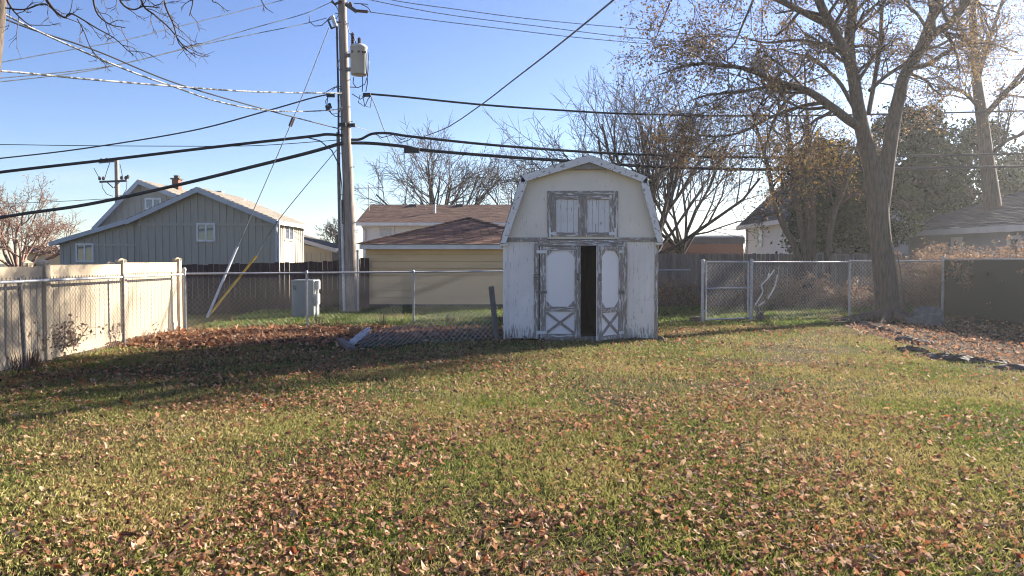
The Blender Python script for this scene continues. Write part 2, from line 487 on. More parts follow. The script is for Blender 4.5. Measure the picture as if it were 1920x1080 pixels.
# ------------------------------------------------------------------ grey house, left
rng = random.Random(4)
GY = 30.0
gh = empty('board_batten_house', (-11.8, GY, 0), 'grey green board and batten house with two gables and a tan shingled roof', 'house')
X = lambda px, Y=GY: W(px, 490, Y).x
Z = lambda py, Y=GY, px=960: W(px, py, Y).z
apx, apz = X(377), Z(357)
xr, zr = X(518), Z(411)
xl, zl = X(262), Z(406)
w = MB(); w.prism([(xl,0),(xr,0),(xr,zr),(apx,apz),(xl,zl)], GY, 34.0)
w.build('wall', M['grey_siding'], gh)
wl0, wz0 = X(108), Z(451)
w = MB(); w.prism([(wl0,0),(xl-.002,0),(xl-.002,zl-.03),(wl0,wz0)], GY+.15, 36.0)
w.build('wall', M['grey_siding'], gh)
def gtop(x):
    if x < xl: return wz0 + (zl-.03-wz0)*(x-wl0)/(xl-wl0)
    if x < apx: return zl + (apz-zl)*(x-xl)/(apx-xl)
    return apz + (zr-apz)*(x-apx)/(xr-apx)
x = xl + .04
zb = Z(421)
wins = [(X(370), X(405), Z(453), Z(418)), (X(139), X(173), Z(492), Z(456))]
def batten(x, z0, z1, y):
    piece('batten', M['grey_siding'], gh, (x, y-.016, (z0+z1)/2), (.045, .03, z1-z0))
while x < xr:
    t = gtop(x)
    segs = [(0.5, zb-.06), (zb+.06, t-.02)] if t > zb + .15 else [(0.5, t-.02)]
    for a, b_ in segs:
        wx = wins[0]
        if wx[0]-.03 < x < wx[1]+.03:
            if a < wx[2] < b_: batten(x, a, wx[2]-.02, GY)
            elif b_ > wx[3]: batten(x, max(a, wx[3]+.02), b_, GY)
        else: batten(x, a, b_, GY)
    x += .285
x = wl0 + .12
while x < xl - .05:
    wx = wins[1]; t = gtop(x) - .03
    if wx[0]-.03 < x < wx[1]+.03: batten(x, wx[3]+.02, t, GY+.15)
    else: batten(x, .5, t, GY+.15)
    x += .285
b = MB(); b.box(xl, xr, GY-.035, GY-.001, zb-.05, zb+.05); b.build('belt_trim', M['grey_siding'], gh)
b = MB(); b.box(X(173)+.02, xl-.01, GY+.115, GY+.149, Z(459)-.04, Z(459)+.04); b.build('belt_trim', M['grey_siding'], gh)
b = MB(); b.box(xl-.06, xl+.0, GY-.03, GY+.14, 0, zl-.08); b.build('corner_board', M['grey_siding'], gh)
b = MB(); b.box(xr-.02, xr+.05, GY-.04, GY+.08, 0, zr-.05); b.build('corner_board', M['grey_trim'], gh)
window(gh, *wins[0], GY, M['white_trim'], .07)
window(gh, *wins[1], GY+.15, M['white_trim'], .07)
# main gable roof
rA, rz = apx, Z(350.5)
eR, ezR = X(524), Z(412)
eL, ezL = X(244), Z(411)
y0, y1 = GY-.28, 34.4
def slab(name, x0, z0, x1, z1, y0, y1, th, m, parent):
    s = MB(); s.prism([(x0, z0), (x1, z1), (x1, z1-th), (x0, z0-th)], y0, y1); return s.build(name, m, parent)
rf = slab('roof', rA, rz-.03, eR, ezR-.03, y0, y1, .12, M['grey_trim'], gh)
slab('roof', eL, ezL-.03, rA, rz-.03, y0, y1, .12, M['grey_trim'], gh)
sm = MB(); Vv = Vector((rA-eR, 0, rz-ezR))
shingles(sm, (eR, y0, ezR-.028), (0,1,0), Vv, Vv.length, lambda s: 0, lambda s: y1-y0, .3, .2, rng, .02)
Vv = Vector((rA-eL, 0, rz-ezL))
shingles(sm, (eL, y0, ezL-.028), (0,1,0), Vv, Vv.length, lambda s: 0, lambda s: y1-y0, .3, .2, rng, .02)
sm.build('shingles', M['shingle_grey'], rf, kind='stuff')
def rake(xa, za, xb, zb_, y, h=.2):
    s = MB(); s.prism([(xa, za), (xb, zb_), (xb, zb_-h), (xa, za-h)], y-.03, y-.002); s.build('rake_board', M['grey_trim'], gh)
rake(rA, rz-.035, eR, ezR-.035, y0); rake(eL, ezL-.035, rA, rz-.035, y0)
s = MB(); s.box(eR-.02, eR+.1, y0-.03, y1, ezR-.2, ezR-.05); s.build('gutter', M['white_trim'], gh)
s = MB(); s.tube([(eR+.03, y0+.1, ezR-.2), (xr+.09, GY+.02, ezR-.55), (xr+.09, GY+.02, .9), (xr+.16, GY-.05, .75)], .045, 6)
s.build('downspout', M['white_trim'], gh)
# side wall window
f = MB(); zA, zB = Z(452,32), Z(421,32)
yw0, yw1 = 31.0, 32.3
f.box(xr-.01, xr+.05, yw0, yw0+.07, zA, zB); f.box(xr-.01, xr+.05, yw1-.07, yw1, zA, zB)
f.box(xr-.01, xr+.05, yw0+.07, yw1-.07, zB-.07, zB); f.box(xr-.01, xr+.06, yw0+.07, yw1-.07, zA, zA+.07); f.box(xr-.01, xr+.045, (yw0+yw1)/2-.03, (yw0+yw1)/2+.03, zA+.07, zB-.07)
fr = f.build('window', M['white_trim'], gh)
p = MB(); p.box(xr+.01, xr+.02, yw0+.07, yw1-.07, zA+.07, zB-.07); p.build('pane', M['pane'], fr)
y = GY + .3
while y < 33.9:
    if not (yw0-.05 < y < yw1+.05): piece('batten', M['grey_siding'], gh, (xr+.016, y, zr/2-.1), (.03, .045, zr-.25))
    y += .29
# lean-to roof of the left wing
a0, az0, a1, az1 = X(96), Z(454), X(248), Z(409)
rf2 = slab('roof', a0, az0, a1, az1, GY-.1, 36.2, .1, M['grey_trim'], gh)
s = MB(); s.prism([(a0, az0+.005), (a1, az1+.005), (a1, az1-.17), (a0, az0-.17)], GY-.13, GY-.102); s.build('rake_board', M['grey_trim'], gh)
# rear gable
BY = 34.6
bx = lambda px: X(px, BY); bz = lambda py: Z(py, BY)
w = MB(); w.prism([(bx(188),0),(bx(345),0),(bx(345),bz(372)),(bx(267),bz(343)),(bx(188),bz(424))], BY, 39.0); w.build('wall', M['grey_siding'], gh)
rf3 = slab('roof', bx(267), bz(338), bx(352), bz(371), BY-.3, 39.2, .12, M['grey_trim'], gh)
slab('roof', bx(180), bz(428), bx(267), bz(338), BY-.3, 39.2, .12, M['grey_trim'], gh)
s = MB(); s.prism([(bx(267), bz(338)+.005), (bx(352), bz(371)+.005), (bx(352), bz(371)-.2), (bx(267), bz(338)-.2)], BY-.33, BY-.302); s.build('rake_board', M['grey_trim'], gh)
s = MB(); s.prism([(bx(180), bz(428)+.005), (bx(267), bz(338)+.005), (bx(267), bz(338)-.24), (bx(180), bz(428)-.24)], BY-.33, BY-.302); s.build('rake_board', M['grey_trim'], gh)
sm = MB(); Vv = Vector((bx(267)-bx(352), 0, bz(338)-bz(371)))
shingles(sm, (bx(352), BY-.3, bz(371)+.002), (0,1,0), Vv, Vv.length, lambda s: 0, lambda s: 4.9, .3, .2, rng, .02)
sm.build('shingles', M['shingle_grey'], rf3, kind='stuff')
x = bx(196)
while x < bx(330):
    t = bz(343) - abs(x-bx(267))*(.98 if x < bx(267) else .42)
    if not (bx(272) < x < bx(308)) and t > 3.2: piece('batten', M['grey_siding'], gh, (x, BY-.016, (t+2.8)/2-.1), (.045,.03,t-2.8))
    x += .285
window(gh, bx(274), bx(305), bz(393), bz(371), BY, M['white_trim'], .08)
cz = Z(352, 37.5)
ch = MB(); cx = X(334, 37.5); ch.box(cx-.16, cx+.16, 37.3, 37.7, cz-.8, Z(337,37.5)); chim = ch.build('chimney', M['brick'], gh)
ch = MB(); ch.box(cx-.22, cx+.22, 37.25, 37.75, Z(337,37.5), Z(334.5,37.5)); ch.box(cx-.1, cx+.1, 37.4, 37.6, Z(334.5,37.5), Z(329,37.5)); ch.build('chimney_cap', M['stone'], chim)
for px, py, Y in ((300,346,37.0),(411,358,33.0),(452,373,33.4)):
    v = MB(); c = W(px, py+3, Y); v.box(c.x-.17, c.x+.17, Y-.15, Y+.15, c.z-.12, c.z+.06); v.build('roof_vent', M['metal'], gh)
# rear wing on the right
HY = 38.0
hx = lambda px, Y=HY: X(px, Y)
w = MB(); w.prism([(hx(540),0),(hx(623),0),(hx(623),Z(470,HY)),(hx(540),Z(452,HY))], HY, 42.0); w.build('wall', M['grey_siding'], gh)
rf4 = slab('roof', hx(530), Z(436,HY), hx(636), Z(467,HY), HY-.4, 42.3, .12, M['grey_trim'], gh)
sm = MB(); Vv = Vector((hx(530)-hx(636), 0, Z(436,HY)-Z(467,HY)))
shingles(sm, (hx(636), HY-.4, Z(467,HY)+.002), (0,1,0), Vv, Vv.length, lambda s: 0, lambda s: 4.7, .3, .2, rng, .02)
sm.build('shingles', M['shingle_grey'], rf4, kind='stuff')
s = MB(); s.box(hx(634), hx(640), HY-.45, 42.3, Z(470,HY), Z(466,HY)); s.build('gutter', M['white_trim'], gh)
s = MB(); s.prism([(hx(530), Z(436,HY)), (hx(636), Z(467,HY)), (hx(636), Z(467,HY)-.2), (hx(530), Z(436,HY)-.2)], HY-.44, HY-.402); s.build('rake_board', M['grey_trim'], gh)
for k in range(6):
    xx = hx(574) + k*.24
    piece('batten', M['grey_siding'], gh, (xx, HY-.016, 1.05), (.045, .03, 1.7))

# ------------------------------------------------------------------ tan garage
TY = 23.9
tg = empty('tan_garage', (-1.6, TY, 0), 'tan garage with wide lap boards and brown hip roof beside the utility pole', 'garage')
tx0, tx1, tze = W(687,577,TY).x, 1.55, W(800,463,TY).z
w = MB(); w.box(tx0, tx1, TY+.055, TY+6.2, .12, tze); w.build('wall', M['tan_siding'], tg)
w = MB(); w.box(tx0+.02, tx1-.02, TY+.05, TY+6.15, 0, .12); w.build('foundation', M['concrete'], tg)
nb = 8; bh = (tze-.1)/nb
for k in range(nb):
    piece('siding_board', M['tan_siding'], tg, ((tx0+tx1)/2, TY+.012, .1+bh*(k+.5)), (tx1-tx0+.004, .024, bh-.014), (R(3.6),0,0))
    piece('siding_board', M['tan_siding'], tg, (tx0-.004, TY+3.13, .1+bh*(k+.5)), (.02, 6.1, bh+.008), (0,R(3.2),0))
ov = .38
ex0, ex1, ey0, ey1 = tx0-.13, tx1+.13, TY-ov, TY+6.2+ov
zf1, zf0 = W(800,458.5,ey0).z, W(800,467,ey0).z
f = MB(); f.box(ex0, ex1, ey0, ey0+.03, zf0, zf1); f.build('fascia', M['white_trim'], tg)
f = MB(); f.box(ex0, ex0+.03, ey0+.03, ey1, zf0, zf1); f.box(ex1-.03, ex1, ey0+.03, ey1, zf0, zf1); f.box(ex0+.03, ex1-.03, ey1-.03, ey1, zf0, zf1); f.build('fascia', M['white_trim'], tg)
f = MB(); f.box(ex0+.03, ex1-.03, ey0+.03, ey1-.03, zf0+.01, zf0+.03); f.build('soffit', M['white_trim'], tg)
pk = Vector(((ex0+ex1)/2, (ey0+ey1)/2, W(880,409,27).z))
cz_ = zf1 + .01
base = [Vector((ex0-.03,ey0-.04,cz_)), Vector((ex1+.03,ey0-.04,cz_)), Vector((ex1+.03,ey1+.04,cz_)), Vector((ex0-.03,ey1+.04,cz_))]
r_ = MB(); r_.add(base+[pk], [(0,1,4),(1,2,4),(2,3,4),(3,0,4),(3,2,1,0)]); rf = r_.build('roof', M['shingle_dark'], tg)
sm = MB(); rng = random.Random(8)
for i in range(4):
    a, b_ = base[i], base[(i+1) % 4]
    U = (b_-a); Ln = U.length; U.normalize(); mid = (a+b_)/2; V = pk-mid; H = V.length
    half = Ln/2
    shingles(sm, a, U, V, H, lambda s: s/H*half, lambda s: Ln-s/H*half, .30, .15, rng, .016)
sm.build('shingles', M['shingle_brown'], rf, kind='stuff')
cap = MB()
for i in range(4):
    for k in range(22):
        a = base[i].lerp(pk, k/22); b_ = base[i].lerp(pk, (k+1.1)/22)
        cap.bar(a + Vector((0,0,.022+.006*(k%2))), b_ + Vector((0,0,.018)), .22, .016)
cap.build('ridge_cap', M['shingle_brown'], rf, kind='stuff')

# ------------------------------------------------------------------ brown roofed house behind the garage
HY = 38.0
bh_ = empty('siding_house', (-1.5, HY, 0), 'pale lap sided house with long brown roof rising behind the tan garage', 'house')
x0, x1 = W(681,490,HY).x, 4.2
ze = W(800,419,HY).z
w = MB(); w.box(x0, x1, HY, HY+7, 0, ze); wl_ = w.build('wall', M['white_siding'], bh_)
lp = MB(); lap_courses(lp, x0, x1, .2, ze-.05, HY, .12); lp.build('lap_siding', M['white_siding'], wl_, kind='stuff')
zr_ = W(800,384,HY+3.5).z
a = Vector((W(667,417,HY-.45).x, HY-.45, W(667,417,HY-.45).z)); 
r_ = MB(); xe = 4.7
r_.add([(a.x,a.y,a.z),(xe,a.y,a.z),(xe,HY+3.5,zr_),(a.x,HY+3.5,zr_),(xe,HY+7.45,a.z),(a.x,HY+7.45,a.z)], [(0,1,2,3),(3,2,4,5),(0,3,5),(1,4,2),(0,5,4,1)])
rf = r_.build('roof', M['shingle_dark'], bh_)
sm = MB(); V = Vector((0, HY+3.5-a.y, zr_-a.z))
shingles(sm, a, (1,0,0), V, V.length, lambda s: 0, lambda s: xe-a.x, .33, .17, rng, .02)
sm.build('shingles', M['shingle_red'], rf, kind='stuff')
f = MB(); f.box(a.x, xe, a.y-.03, a.y-.004, a.z-.16, a.z+.0); f.build('gutter', M['white_trim'], bh_)
window(bh_, W(706,0,HY).x, W(737,0,HY).x, W(720,447,HY).z, W(720,424,HY).z, HY-.01, M['white_trim'], .09, mullion=False, curtain=True)
s = MB(); s.tube([(x0+.02,HY-.4,ze-.1),(x0+.1,HY-.06,ze-.35),(x0+.1,HY-.06,.3)], .05, 6); s.build('downspout', M['white_trim'], bh_)
c = W(815,400,39.5); s = MB(); s.tube([(c.x,39.5,c.z-.3),(c.x,39.5,W(815,383,39.5).z)], .07, 8); s.build('vent_pipe', M['metal'], bh_)
for px in (775, 862):
    c = W(px,386,41.2); s = MB(); s.box(c.x-.2,c.x+.2,41.0,41.35,c.z-.1,c.z+.08); s.build('roof_vent', M['dark_band'], bh_)
# aerial on its mast
c0 = W(692,385,40); top = W(691,349,40)
an = empty('tv_antenna', (c0.x, 40, c0.z-.4), 'thin television aerial on a mast above the long brown roof', 'antenna')
s = MB(); s.tube([(c0.x,40,c0.z-.5),(top.x,40,top.z+.05)], .022, 5); s.build('mast', M['rust_metal'], an)
s = MB(); s.tube([W(663,353,40),W(720,352,40)], .018, 4)
for px, l in ((668,.5),(676,.42),(685,.36),(694,.3),(703,.26),(712,.22)):
    c = W(px,352.5,40); s.tube([c+Vector((-l*.35,-l,l*.45)), c+Vector((l*.35,l,-l*.45))], .013, 4)
s.build('boom', M['rust_metal'], an)

# ------------------------------------------------------------------ white house on the right: its long side faces left
HX, HY0, HY1, HZ = 10.5, 28.4, 33.7, 3.05
wh = empty('white_house', (HX+2, HY0, 0), 'white lap sided house with steep dark roof half hidden by evergreens', 'house')
w = MB(); w.box(HX, HX+4.4, HY0, HY1, 0, HZ); w.prism([(HX,HZ),(HX+4.4,HZ),(HX+2.2,HZ+2.1)], HY0, HY1); wl_ = w.build('wall', M['white_siding'], wh)
lp = MB(); z = .2
while z < HZ-.02:
    zt = min(z+.12, HZ)
    lp.add([(HX-.018,HY0,z),(HX-.018,HY1,z),(HX-.004,HY1,zt),(HX-.004,HY0,zt),(HX-.001,HY0,z),(HX-.001,HY1,z)], [(0,3,2,1),(4,0,1,5)]); z = zt
lap_courses(lp, HX, HX+4.4, .2, HZ, HY0-.002, .12)
lp.build('lap_siding', M['white_siding'], wl_, kind='stuff')
rg_ = random.Random(31)
for sgn in (-1, 1):
    xe = HX+2.2+sgn*2.55; ze_ = HZ-.02; xr_ = HX+2.2; zr2 = HZ+2.42
    r_ = MB(); r_.prism([(xe,ze_),(xr_,zr2),(xr_,zr2-.14),(xe,ze_-.1)], HY0-.35, HY1+.35); rf = r_.build('roof', M['shingle_dark'], wh)
    V = Vector((xr_-xe, 0, zr2-ze_)); sm = MB()
    shingles(sm, (xe,HY0-.35,ze_+.004), (0,1,0), V, V.length, lambda s: 0, lambda s: HY1-HY0+.7, .33, .19, rg_, .02)
    sm.build('shingles', M['shingle_slate'], rf, kind='stuff')
f = MB(); f.box(HX-.40, HX-.36, HY0-.35, HY1+.35, HZ-.17, HZ+.0); f.build('fascia', M['white_trim'], wh)
f = MB(); f.box(HX-.355, HX, HY0-.3, HY1+.3, HZ-.15, HZ-.13); f.build('soffit', M['white_trim'], wh)
for a_, b_ in ((1420.5,1430),(1465.5,1478)):
    ya, yb = HX*FPX/(b_-960), HX*FPX/(a_-960); ym = (ya+yb)/2; z0, z1 = W(0,463,ym).z, W(0,428,ym).z; ww = .08
    f = MB(); f.box(HX-.05,HX-.019,ya,ya+ww,z0,z1); f.box(HX-.05,HX-.019,yb-ww,yb,z0,z1); f.box(HX-.05,HX-.019,ya+ww,yb-ww,z1-ww,z1); f.box(HX-.06,HX-.019,ya+ww,yb-ww,z0,z0+ww); f.box(HX-.045,HX-.019,ya+ww,yb-ww,(z0+z1)/2-.03,(z0+z1)/2+.03)
    fr = f.build('window', M['white_trim'], wh)
    f = MB(); f.box(HX-.03,HX-.02,ya+ww,yb-ww,z0+ww,z1-ww); f.build('pane', M['pane'], fr)
d = MB(); d.box(HX+.9, HX+2.1, 29.6, 31.4, HZ+.6, HZ+2.5); dm = d.build('dormer', M['white_siding'], wh)
d = MB(); d.prism([(HX+.65,HZ+2.42),(HX+2.3,HZ+2.62),(HX+2.3,HZ+2.74),(HX+.65,HZ+2.54)], 29.4, 31.6); d.build('dormer_roof', M['shingle_dark'], dm)
d = MB(); d.box(HX+.87, HX+.895, 30.1, 30.8, HZ+1.2, HZ+2.1); d.build('dormer_window', M['pane'], dm)
s = MB(); s.tube([(HX-.06,HY1-.1,HZ-.15),(HX-.06,HY1-.1,.2)], .045, 6); s.build('downspout', M['white_trim'], wh)

# ------------------------------------------------------------------ low brick building
KY = 42.0
kb = empty('brick_outbuilding', (11.4, KY, 0), 'low flat roofed brick building with dark parapet and pale roof edge', 'building')
x0, x1 = W(1292,0,KY).x, W(1399,0,KY).x
w = MB(); w.box(x0, x1, KY, KY+6, 0, W(0,457,KY).z); w.build('wall', M['brick'], kb)
w = MB(); w.box(x0-.06, x1+.06, KY-.06, KY+6.06, W(0,457,KY).z, W(0,445,KY).z); w.build('parapet', M['dark_band'], kb)
w = MB(); w.box(W(1322,0,KY).x, x1+.2, KY+.6, KY+6, W(0,445,KY).z, W(0,440.5,KY).z); w.build('roof', M['white_trim'], kb)
kc = empty('brown_shed', (9.0, 40, 0), 'small brown shed with pale eave left of the brick building', 'shed')
x0, x1 = W(1244,0,40).x, W(1292,0,40).x
w = MB(); w.box(x0, x1, 40, 43, 0, W(0,452,40).z); w.build('wall', M['brown_fence'], kc)
w = MB(); w.add([(x0-.2,39.7,W(0,455,40).z),(x1+.1,39.7,W(0,449,40).z),(x1+.1,43.2,W(0,446,40).z),(x0-.2,43.2,W(0,452,40).z),
  (x0-.2,39.7,W(0,452,40).z),(x1+.1,39.7,W(0,446,40).z),(x1+.1,43.2,W(0,443,40).z),(x0-.2,43.2,W(0,449,40).z)],
  [(0,3,2,1),(4,5,6,7),(0,1,5,4),(1,2,6,5),(2,3,7,6),(3,0,4,7)]); w.build('roof', M['white_trim'], kc)
w = MB(); w.tube([W(1272,452,39.6), W(1278,462,39.6), W(1281,476,39.6)], .06, 6); w.build('downspout', M['white_trim'], kc)

# ------------------------------------------------------------------ grey low house on the right
A = Vector((15.07, 30, 0)); C = Vector((17.45, 18.4, 0))
ex_ = (C-A).normalized(); ey_ = Vector((-ex_.y, ex_.x, 0))
if ey_.x < 0: ey_ = -ey_
Mh = Matrix(((ex_.x, ey_.x, 0, A.x), (ex_.y, ey_.y, 0, A.y), (0,0,1,0), (0,0,0,1)))
Lh = (C-A).length; ze = 2.62
gb = empty('grey_blue_house', (16.3, 24.2, 0), 'low grey blue house with slate roof and white fascia by right edge', 'house')
w = MB(Mh); w.box(0, Lh, 0, 8, 0, ze); w.build('wall', M['blue_siding'], gb)
ov = .3
q = [(-ov,-ov,ze),(Lh+ov,-ov,ze),(Lh+ov,8+ov,ze),(-ov,8+ov,ze)]; t = 4+ov; zp = ze + .42*t
r_ = MB(Mh); r_.add(q + [(t-ov, 4, zp),(Lh+ov-t, 4, zp)], [(0,1,5,4),(1,2,5),(2,3,4,5),(3,0,4),(3,2,1,0)]); rf = r_.build('roof', M['shingle_dark'], gb)
sm = MB(Mh); V = Vector((0, t, zp-ze)); H = V.length; Lt = Lh+2*ov
shingles(sm, (-ov,-ov,ze+.002), (1,0,0), V, H, lambda s: s/H*t, lambda s: Lt-s/H*t, .33, .17, rng, .02)
V = Vector((t, 0, zp-ze))
shingles(sm, (-ov,-ov,ze+.002), (0,1,0), V, H, lambda s: s/H*t, lambda s: 2*t-s/H*t, .33, .17, rng, .02)
sm.build('shingles', M['shingle_slate'], rf, kind='stuff')
f = MB(Mh); f.box(-ov, Lh+ov, -ov-.03, -ov-.003, ze-.2, ze+.0); f.box(-ov-.03, -ov-.003, -ov, 8+ov, ze-.2, ze); f.build('fascia', M['white_trim'], gb)
def s_at(px):
    k = (px-960)/FPX
    return (A.x - k*A.y) / (k*ex_.y - ex_.x)
for a_, b_, z0, z1 in ((1784,1804,1.75,2.32),(1889,1916,1.62,2.3)):
    s0, s1 = s_at(a_), s_at(b_)
    f = MB(Mh); ww = .12
    f.box(s0,s0+ww,-.06,-.004,z0,z1); f.box(s1-ww,s1,-.06,-.004,z0,z1); f.box(s0+ww,s1-ww,-.06,-.004,z1-ww,z1); f.box(s0+ww,s1-ww,-.07,-.004,z0,z0+.08)
    fr = f.build('window', M['white_trim'], gb)
    f = MB(Mh); f.box(s0+ww,s1-ww,-.03,-.01,z0+.08,z1-ww); f.build('pane', M['pane'], fr)
f = MB(Mh); s0, s1 = s_at(1693), s_at(1717); f.box(s0, s1, -.35, -.01, 1.28, 1.4); f.build('step_light_box', M['white_trim'], gb)
# far bits behind the left shrub
fh = empty('far_house', (-27, 46, 0), 'tiny tan house far off behind the reddish bare tree at left', 'house')
x0, x1 = W(40,0,46).x, W(106,0,46).x
w = MB(); w.box(x0, x1, 46, 50, 0, W(0,474,46).z); w.build('wall', M['tan_siding'], fh)
w = MB(); xm=(x0+x1)/2; w.prism([(x0-.3,W(0,475,46).z),(x1+.3,W(0,475,46).z),(x1-.2,W(0,461,46).z),(x0+.2,W(0,461,46).z)], 45.7, 50.3); w.build('roof', M['shingle_slate'], fh)
# ================================================================== BARN SHED
SY = 14.0
sx = lambda px: W(px, 490, SY).x
sz = lambda py: W(1090, py, SY).z
sh = empty('barn_shed', (1.27, SY, 0), 'weathered white gambrel barn shed with peeling trim and double doors ajar', 'shed')
XL, XR = sx(944), sx(1233)
ZE = sz(448)
KL, KR, PK = (sx(981), sz(338)), (sx(1206), sz(340)), (sx(1103), sz(300))
BACK = 16.25
def stop(x):
    pts = [(XL, ZE), KL, PK, KR, (XR, ZE)]
    for (xa, za), (xb, zb) in zip(pts, pts[1:]):
        if xa <= x <= xb: return za + (zb-za)*(x-xa)/(xb-xa)
    return ZE
rng = random.Random(2)
# shell (gable backing, side and rear walls, floor)
dL, dR, dT = sx(1012), sx(1166), sz(462)
w = MB()
w.box(XL+.01, dL-.02, SY+.012, SY+.05, .03, ZE); w.box(dR+.02, XR-.01, SY+.012, SY+.05, .03, ZE); w.box(dL-.02, dR+.02, SY+.012, SY+.05, dT+.02, ZE)
w.prism([(XL+.01,ZE),(XR-.01,ZE),(KR[0]-.01,KR[1]-.02),(PK[0],PK[1]-.02),(KL[0]+.01,KL[1]-.02)], SY+.012, SY+.05)
w.box(XL+.01, XL+.05, SY+.05, BACK, .03, ZE); w.box(XR-.05, XR-.01, SY+.05, BACK, .03, ZE)
w.prism([(XL+.05,.03),(XR-.05,.03),(XR-.05,ZE),(KR[0]-.01,KR[1]-.02),(PK[0],PK[1]-.02),(KL[0]+.01,KL[1]-.02),(XL+.05,ZE)], BACK-.04, BACK)
w.build('wall', M['dark_wood'], sh)
f = MB(); f.box(XL+.05, XR-.05, SY+.05, BACK-.04, .06, .1); f.build('floor', M['dark_wood'], sh)
# vertical siding boards on the front, over a painted backing so the grooves stay shallow
w = MB(); w.box(XL+.012, dL-.03, SY-.001, SY+.0118, .035, ZE-.06); w.box(dR+.03, XR-.012, SY-.001, SY+.0118, .035, ZE-.06); w.build('siding_backing', M['shed_paint'], sh)
w = MB(); w.prism([(XL+.03,ZE),(XR-.03,ZE),(KR[0]-.02,KR[1]-.03),(PK[0],PK[1]-.03),(KL[0]+.02,KL[1]-.03)], SY-.003, SY+.0118); w.build('siding_backing', M['gable_paint'], sh)
def board(xa, xb, z0, m, topf=None, z1=None, y=SY):
    b = MB(); e = .0012 if topf else .0038
    if topf:
        poly = [(xa+e, z0), (xb-e, z0), (xb-e, topf(xb-e))]
        for kx, kz in (KR, PK, KL):
            if xa+e < kx < xb-e: poly.append((kx, kz))
        poly.append((xa+e, topf(xa+e)))
    else: poly = [(xa+e, z0), (xb-e, z0), (xb-e, z1), (xa+e, z1)]
    b.prism(poly, y-.006+(.0005 if topf else .001)*rng.random(), y+.0115)
    o = b.build('board', m, sh); return o
def run(xa, xb, n): return [(xa+(xb-xa)*i/n, xa+(xb-xa)*(i+1)/n) for i in range(n)]
for a, b_ in run(XL, dL-.1, 6): board(a, b_, .03+.015*rng.random(), M['shed_paint'], z1=ZE-.05)
for a, b_ in run(dR+.1, XR, 5): board(a, b_, .03+.015*rng.random(), M['shed_paint'], z1=ZE-.05)
for a, b_ in run(XL+.03, XR-.03, 26): board(a, b_, ZE-.0, M['gable_paint'], topf=lambda x: stop(x)-.02)
# side siding
for X_, s in ((XL,-1),(XR,1)):
    for k in range(18):
        y0 = SY+.05+(BACK-SY-.05)*k/18
        piece('board', M['shed_paint'], sh, (X_, y0+.06, ZE/2), (.018, .118, ZE-.06))
# trim
def tb(name, x0, x1, z0, z1, m, d=.022, y=SY, parent=sh):
    b = MB(); b.box(x0, x1, y-.006-d, y-.0065, z0, z1); return b.build(name, m, parent)
tb('corner_board', XL-.008, XL+.055, .02, ZE-.055, M['shed_paint'])
tb('corner_board', XR-.055, XR+.008, .02, ZE-.055, M['peel_v'])
tb('trim_board', XL-.02, sx(1026)-.002, ZE-.05, ZE+.025, M['peel_heavy'], .026)
tb('trim_board', sx(1158)+.002, XR+.02, ZE-.05, ZE+.025, M['peel_h'], .026)
tb('trim_board', sx(1022), sx(1160), ZE-.068, ZE-.012, M['peel_h'], .034)
# loft doors
lx0, lx1, lz0, lz1 = sx(1026), sx(1158), sz(444), sz(358)
tb('loft_frame', lx0, lx0+.075, lz0, lz1, M['peel_v']); tb('loft_frame', lx1-.075, lx1, lz0, lz1, M['peel_v'])
tb('loft_frame', lx0+.075, lx1-.075, lz1-.075, lz1, M['peel_h']); 
for i, (a, b_) in enumerate(((lx0+.078, (lx0+lx1)/2-.004), ((lx0+lx1)/2+.004, lx1-.078))):
    d = MB(); d.box(a, b_, SY-.02, SY-.0065, lz0+.005, lz1-.08); dm = d.build('loft_door', M['loft_panel'], sh)
    z1 = lz1-.082; z0 = lz0+.005; sw = .082
    tb('stile', a, a+sw, z0, z1, M['peel_v'], .035, parent=dm); tb('stile', b_-sw, b_, z0, z1, M['peel_v'], .035, parent=dm)
    tb('rail', a+sw, b_-sw, z1-sw, z1, M['peel_h'], .0352, parent=dm); tb('rail', a+sw, b_-sw, z0, z0+.075, M['peel_h'], .0352, parent=dm)
    ha = a if i == 0 else b_
    s = 1 if i == 0 else -1
    h = MB(); h.box(min(ha-.05*s, ha+.09*s), max(ha-.05*s, ha+.09*s), SY-.048, SY-.0415, z0+.03, z0+.08); h.box(min(ha-.05*s,ha-.01*s), max(ha-.05*s,ha-.01*s), SY-.05, SY-.0288, z0-.02, z0+.16); h.build('hinge', M['white_trim'], dm)
    for kk in range(3):
        xk = a+sw+(b_-a-2*sw)*(kk+.8)/3.5
        gr = MB(); gr.box(xk-.003, xk+.003, SY-.0222, SY-.0198, z0+.08, z1-sw); gr.build('groove', M['peel_heavy'], dm)
# main door frame
fw = .075
tb('door_frame', dL-.1, dL-.02, .03, dT+.055, M['peel_v'], .03); tb('door_frame', dR+.02, dR+.095, .03, dT+.055, M['peel_v'], .03)
tb('door_frame', dL-.02, dR+.02, dT+.012, dT+.055, M['peel_h'], .03)
tb('door_frame', sx(1010), sx(1168), dT+.058, dT+.125, M['peel_h'], .032)
b = MB(); b.box(dL, dR, SY-.03, SY+.12, .0, .07); b.build('threshold', M['peel_heavy'], sh)

